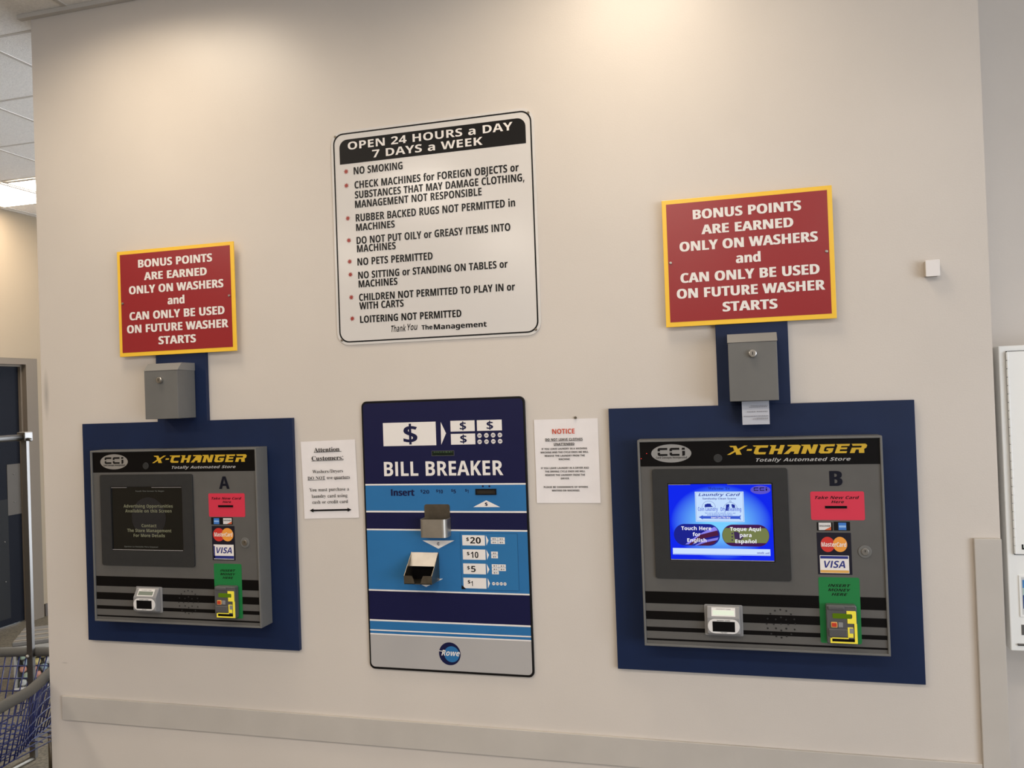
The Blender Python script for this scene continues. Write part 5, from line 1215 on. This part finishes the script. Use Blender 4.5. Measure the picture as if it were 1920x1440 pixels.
    vs, fs = glyphs('LAUNDRY CARD')
    ax, bx = min(v[0] for v in vs), max(v[0] for v in vs)
    for_v = []
    dirv = (a - b).normalized()
    nrm = Vector((0, -(a.z - b.z), (a.y - b.y))).normalized()
    base = b.lerp(a, .72) + nrm * .001
    for v in vs:
        p = base + dirv * (v[1] * .0045)
        for_v.append((rx0 + wv * (.28 + .44 * (v[0] - ax) / (bx - ax)), p.y, p.z))
    m.add(for_v, fs).build('label_lettering', m_textblack, rd, fix=False)
    # speaker holes
    m = MB()
    for cx, cz in ((0.0961, 0.9963), (0.1116, 0.9996), (0.1286, 0.9966), (0.0826, 0.9866), (0.1416, 0.9871), (0.0740, 0.9714), (0.0974, 0.9702), (0.1126, 0.9768), (0.1273, 0.9701), (0.1506, 0.9722), (0.0707, 0.9560), (0.0911, 0.9559), (0.1119, 0.9575), (0.1329, 0.9567), (0.1531, 0.9583), (0.0733, 0.9424), (0.0972, 0.9433), (0.1123, 0.9375), (0.1267, 0.9433), (0.1506, 0.9415), (0.0831, 0.9263), (0.1405, 0.9271), (0.0970, 0.9192), (0.1123, 0.9159), (0.1270, 0.9205)):
        m.disc(cx, cz, .0028, YP - .0012, 12)
    m.build('speaker_holes', M('speaker_hole_grey', (30, 30, 30), .4), t, fix=False)
    # bill acceptor
    q = (0.2394, 0.9105, 0.3235, 1.0250)
    ya = YP - .026
    ac = MB().prism(rr(*q, .006), ya, YP - .0015).build('bill_acceptor', m_plastic, t, bevel=.003)
    W_, H_ = q[2] - q[0], q[3] - q[1]
    A = lambda u0, v0, u1, v1: (q[0] + u0 * W_, q[1] + v0 * H_, q[0] + u1 * W_, q[1] + v1 * H_)
    yy = ya - .0025
    # yellow bezel pieces round the display and along the right side and bottom
    MB().prism([A(.66, .86, 0, 0)[:2], A(.95, .86, 0, 0)[:2], A(.97, .84, 0, 0)[:2], A(.97, .54, 0, 0)[:2], A(.68, .54, 0, 0)[:2], A(.68, .66, 0, 0)[:2], A(.82, .66, 0, 0)[:2], A(.84, .70, 0, 0)[:2], A(.84, .75, 0, 0)[:2], A(.82, .78, 0, 0)[:2], A(.66, .78, 0, 0)[:2]], yy, ya + .001).build('yellow_bezel', m_acyellow, ac, bevel=.0006)
    MB().prism([A(.90, .54, 0, 0)[:2], A(.99, .54, 0, 0)[:2], A(.99, .03, 0, 0)[:2], A(.10, .03, 0, 0)[:2], A(.10, .16, 0, 0)[:2], A(.16, .16, 0, 0)[:2], A(.16, .07, 0, 0)[:2], A(.90, .07, 0, 0)[:2]], yy, ya + .001).build('yellow_bezel', m_acyellow, ac, bevel=.0006)
    MB().prism(rect(*A(.16, .145, .70, .175)), yy, ya + .001).build('yellow_bezel', m_acyellow, ac, bevel=.0004)
    MB().prism(rect(*A(.68, .18, .86, .44)), ya - .0015, ya + .001).build('acceptor_label', m_acyellow, ac, bevel=.0004)
    MB().prism(rect(*A(.74, .29, .88, .42)), ya - .002, ya - .0012).build('acceptor_window', m_readgrey, ac, bevel=.0004)
    MB().flat(rect(*A(.16, .07, .90, .145)), ya - .0008).build('bill_mouth', m_dark, ac, fix=False)
    MB().prism(rr(*A(.20, .66, .80, .79), .003), ya - .001, ya + .0005).build('acceptor_display', m_glowgreen, ac)
    MB().prism(rr(*A(.14, .43, .35, .57), .003), ya - .003, ya + .001).build('button_frame', m_visagold, ac, bevel=.0006)
    MB().prism(rr(*A(.165, .45, .325, .55), .002), ya - .0045, ya - .0025).build('red_button', m_acred, ac, bevel=.0006)
    MB().prism(rect(*A(.38, .44, .53, .56)), ya - .002, ya + .001).build('grey_button', m_readgrey, ac, bevel=.0006)
    MB().prism(rr(*A(.06, .20, .66, .40), .003), ya - .006, ya + .001).build('bill_lip', m_plastic, ac, bevel=.002)
    MB().prism(rr(*A(.06, .88, .60, .97), .003), ya - .004, ya + .001).build('top_cap', m_plastic, ac, bevel=.002)
    t.location.x += dx
    return t

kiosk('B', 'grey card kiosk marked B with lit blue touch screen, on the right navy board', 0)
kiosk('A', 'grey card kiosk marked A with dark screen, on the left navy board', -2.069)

# ------------------------------------------------------------------ small things on the wall
t = thing('wall_box', 'small white square plastic box on the bare wall at upper right', 'box', (.5805, 0, 2.005))
MB().prism(rr(.5615, 1.9815, .6000, 2.0300, .002), -.030, -.027).build('cover', M('box_white_plastic', (236, 230, 226), .5), t, bevel=.001)
MB().prism(rr(.5620, 1.9830, .5990, 2.0285, .002), -.027, -.0005).build('base', M('box_grey_plastic', (188, 178, 166), .5), t)

# white cabinet in the recess
t = thing('white_cabinet', 'white metal vending cabinet with hinged door, cut off by the right picture edge', 'cabinet', (.99, .3, .865))
CZ0, CZ1 = .8647, 1.7697
MB().box(.7665, 1.22, .05, .298, CZ0, CZ1).build('body', m_cabwhite, t, bevel=.003)
MB().prism(rect(.7850, 1.1505, 1.205, 1.7535), .0445, .0500).build('door_gap', m_dark, t)
dd = MB().prism(rect(.7868, 1.1522, 1.203, 1.7518), .0425, .0498).build('door', m_cabwhite, t, bevel=.0008)
m = MB()
nk = 24
for i in range(nk):
    z0, z1 = 1.153 + .598 * i / nk, 1.153 + .598 * (i + 1) / nk
    m.add(*(lambda q: (q.v, q.f))(MB().tube([(.7868, .0425, z0 + .0008), (.7868, .0425, z1 - .0008)], .0035, 8)))
m.build('piano_hinge', m_cabwhite, dd)
sx, sz = (0.8295, 1.6870)
lettering('door_lettering', [('S', (sx, sx + .065, (0.8277, 1.6387)[1], .0715)), ], m_textblack, dd, .0420)
lettering('door_lettering', [('W', ((0.8039, 1.1675)[0], (0.8039, 1.1675)[0] + .03, (0.8039, 1.1663)[1], .0155))], m_textblack, dd, .0420, shear=.25)
q = ((0.7938, 1.0890)[0], (0.7974, 0.9661)[1], 1.02, (0.7938, 1.0890)[1])
wn = MB().ring(rect(*q), rect(q[0] + .006, q[1] + .006, q[2] - .006, q[3] - .006), .0465, .0502).build('picture_frame', m_cabwhite, t, bevel=.0008)
MB().flat(rect(q[0] + .006, q[1] + .006, q[2] - .006, q[3] - .006), .0494).build('frame_backing', M('frame_grey_white', (206, 206, 204), .5), wn, fix=False)
b1 = (0.8035, 1.0516, 0.8129, 1.0754)
b2 = (0.8043, 0.9906, 0.8106, 1.0306)
MB().flat(rect(q[0] + .0095, b1[1], q[2] - .01, b1[3]), .0490).build('blue_picture', M('picture_blue', (70, 130, 190), .4), wn, fix=False)
MB().flat(rect(q[0] + .0095, b2[3], q[2] - .01, b1[1]), .0490).build('pale_picture', M('picture_teal', (170, 196, 190), .4), wn, fix=False)
MB().flat(rect(q[0] + .0095, b2[1], q[2] - .01, b2[3]), .0490).build('navy_picture', M('picture_navy', (44, 74, 130), .4), wn, fix=False)
g1 = (0.7965, 0.9125, 0.8076, 0.9430)
MB().prism(rect(g1[0], g1[1], 1.0, g1[3]), .0485, .0502).build('grey_slot', m_face, t)
g2 = (0.7841, 0.8815, 0.8064, 0.8873)
MB().prism(rect(g2[0], g2[1], 1.02, g2[3]), .0440, .0502).build('coin_tray_lip', m_chrome, t, bevel=.0008)

# ------------------------------------------------------------------ laundry cart at the left edge
t = thing('laundry_cart', 'blue wire laundry cart with grey bumper rim and chrome hanging rack, behind the wall corner', 'cart', (-3.07, -.1, 0))
RIM = [(-2.62, -.62), (-2.62, -.28), (-2.648, -.12), (-2.70, -.01), (-2.735, .05), (-2.765, .12), (-2.79, .2), (-2.82, .27), (-2.87, .315), (-2.95, .335), (-3.01, .333), (-3.1, .317), (-3.23, .288), (-3.36, .25), (-3.45, .18), (-3.50, .06), (-3.52, -.15), (-3.52, -.62), (-3.44, -.74), (-3.30, -.78), (-2.84, -.78), (-2.70, -.74)]
ctr = (-3.07, -.23)
def contour(f, z, n=64):
    # closed resampled contour shrunk by factor f about the centre
    P = [Vector((ctr[0] + (p[0] - ctr[0]) * f, ctr[1] + (p[1] - ctr[1]) * f, z)) for p in RIM]
    L_ = [(P[(i + 1) % len(P)] - P[i]).length for i in range(len(P))]
    T_ = sum(L_)
    out = []
    for k in range(n):
        d = T_ * k / n
        i = 0
        while d > L_[i]:
            d -= L_[i]; i += 1
        out.append(P[i].lerp(P[(i + 1) % len(P)], d / L_[i]))
    return out
ZR, ZBK = 0.60, 0.345
MB().tube(contour(.985, ZR, 72), .021, 10, True).build('bumper_rim', m_rubber, t, smooth=True)
wires = MB()
levels = [(ZR - .06, .965), (ZR - .11, .94), (ZR - .16, .91), (ZR - .21, .88), (ZBK, .84)]
for z, f in levels:
    wires.tube(contour(f, z, 64), .0026, 6, True)
top, bot = contour(.98, ZR - .015, 104), contour(.84, ZBK, 104)
for a, b in zip(top, bot):
    wires.tube([a, b], .0026, 6)
for k in range(-8, 9):
    xx = ctr[0] + k * .045
    wires.tube([(xx, -.66, ZBK), (xx, .16, ZBK)], .0024, 6)
for k in range(-9, 10):
    yy = ctr[1] + k * .042
    wires.tube([(-3.42, yy, ZBK - .003), (-2.74, yy, ZBK - .003)], .0024, 6)
wires.build('wire_basket', m_bluewire, t, smooth=True)
def sq_tube(mb, p, q, s, rot):
    # upright square tube
    c, sn = math.cos(rot) * s, math.sin(rot) * s
    pl = [(p[0] + c - sn, p[1] + sn + c), (p[0] - c - sn, p[1] - sn + c), (p[0] - c + sn, p[1] - sn - c), (p[0] + c + sn, p[1] + sn - c)]
    mb.zprism(pl, p[2], q[2])
for y in (.285, -.74):
    m = MB(); sq_tube(m, (-3.056, y, .14), (-3.056, y, 1.575), .0125, .35)
    po = m.build('upright_pole', m_chrome, t, bevel=.002)
    m = MB(); m.box(-3.078, -3.034, y - .022, y + .022, 1.545, 1.585); m.tube([(-3.056, y, 1.555), (-3.010, y - .01, 1.55)], .008)
    m.build('corner_fitting', m_chrome, po, bevel=.003)
    m = MB(); m.ball((-3.052, y - .024 if y > 0 else y + .024, ZR - .005), .008, 8, 6)
    m.build('pole_bolt', m_screw, po)
MB().tube([(-3.056, .285, 1.562), (-3.056, -.74, 1.562)], .014, 10).build('hanging_bar', m_chrome, t, smooth=True)
m = MB()
base = [(-2.80, -.60), (-2.80, .12), (-3.34, .12), (-3.34, -.60)]
m.tube([(p[0], p[1], .14) for p in base], .013, 8, True)
m.tube([(-2.80, -.23, .14), (-3.34, -.23, .14)], .013, 8)
m.tube([(-3.056, .285, .14), (-3.056, -.74, .14)], .013, 8)
for x, y in base:
    m.tube([(x, y, .14), (x + (.0 if x > -3 else 0), y, ZBK)], .009, 8)
m.build('base_frame', m_steeldark, t, smooth=True)
for x, y in base:
    c = MB()
    c.xprism([(y + .045 * math.cos(2 * PI * i / 18), .045 + .045 * math.sin(2 * PI * i / 18)) for i in range(18)], x - .012, x + .012)
    co = c.build('caster_wheel', m_dark, t)
    f = MB(); f.box(x - .018, x - .014, y - .015, y + .015, .045, .128).box(x + .014, x + .018, y - .015, y + .015, .045, .128).box(x - .018, x + .018, y - .015, y + .015, .122, .128)
    f.build('caster_fork', m_steeldark, co)

# bin of pastel balls on the floor behind the cart
ang = math.atan2(.1385, .13)
Bo = Vector((-4.24, 1.31, 0))
ux = Vector((math.cos(.62), math.sin(.62), 0)); uy = Vector((-math.sin(.62), math.cos(.62), 0))
def bl(u, v, z):
    p = Bo + ux * u + uy * v
    return (p.x, p.y, z)
t = thing('ball_bin', 'clear fronted bin of pastel balls with grey metal lid, on floor behind cart', 'bin', (-4.05, 1.6, 0))
def obox(m, u0, u1, v0, v1, z0, z1):
    vs = [bl(u, v, z) for u in (u0, u1) for v in (v0, v1) for z in (z0, z1)]
    return m.add(vs, [(0, 1, 3, 2), (4, 6, 7, 5), (0, 4, 5, 1), (2, 3, 7, 6), (0, 2, 6, 4), (1, 5, 7, 3)])
m = MB()
obox(m, 0, .48, .005, .02, .0, .012)
obox(m, 0, .012, .012, .36, .0, .26); obox(m, .468, .48, .012, .36, .0, .26); obox(m, .012, .468, .35, .36, .0, .26); obox(m, .012, .468, .02, .35, 0, .006)
m.build('body', M('bin_grey', (196, 194, 188), .5), t)
m = MB(); obox(m, 0, .48, .004, .008, .012, .215); m.build('clear_front', m_clear, t)
m = MB(); obox(m, 0, .48, .002, .012, .215, .26); m.build('front_rail', M('bin_pale_grey', (168, 166, 160), .45), t)
m = MB(); obox(m, -.004, .484, .004, .37, .262, .285); lid = m.build('lid', m_grey, t, bevel=.003)
m = MB()
for v in (.02, .13, .24):
    obox(m, .0, .48, v, v + .02, .2855, .291)
m.build('lid_ribs', m_steel, lid)
cols = {'pale blue': (188, 212, 224), 'yellow': (238, 222, 150), 'coral pink': (236, 172, 150), 'white': (228, 228, 222), 'mint green': (196, 218, 196)}
mats = {k: M('ball_' + k.replace(' ', '_'), v, .4) for k, v in cols.items()}
rows = ['pale blue', 'yellow', 'yellow', 'mint green', 'yellow', 'white', 'mint green']
pat = [['white', 'white', 'pale blue', 'white', 'mint green', 'white', 'pale blue'], ['mint green', 'coral pink', 'white', 'pale blue', 'white', 'white', 'mint green'],
       ['coral pink', 'coral pink', 'pale blue', 'yellow', 'pale blue', 'yellow', 'white'], ['pale blue', 'yellow', 'white', 'pale blue', 'yellow', 'mint green', 'yellow'],
       ['mint green', 'yellow', 'yellow', 'white', 'yellow', 'yellow', 'pale blue']]
proto = {}
for j, row in enumerate(pat):
    for i, c in enumerate(row):
        u = .042 + i * .056 + (.022 if j % 2 else 0)
        p = bl(u, .040 + .006 * ((i * 3 + j) % 3), .0275 + j * .0395 + .002)
        if c not in proto:
            o = MB().ball(p, .0205, 16, 10).build('bouncy_ball', mats[c], None, org=p, smooth=True)
            proto[c] = o
        else:
            o = proto[c].copy(); COL.objects.link(o); o.location = p
        tag(o, c + ' plastic ball lying in the clear fronted bin behind the cart', 'ball', c + ' balls in the bin')

bpy.data.objects.remove(_tmp_obj)
bpy.data.curves.remove(_tmp_curve)
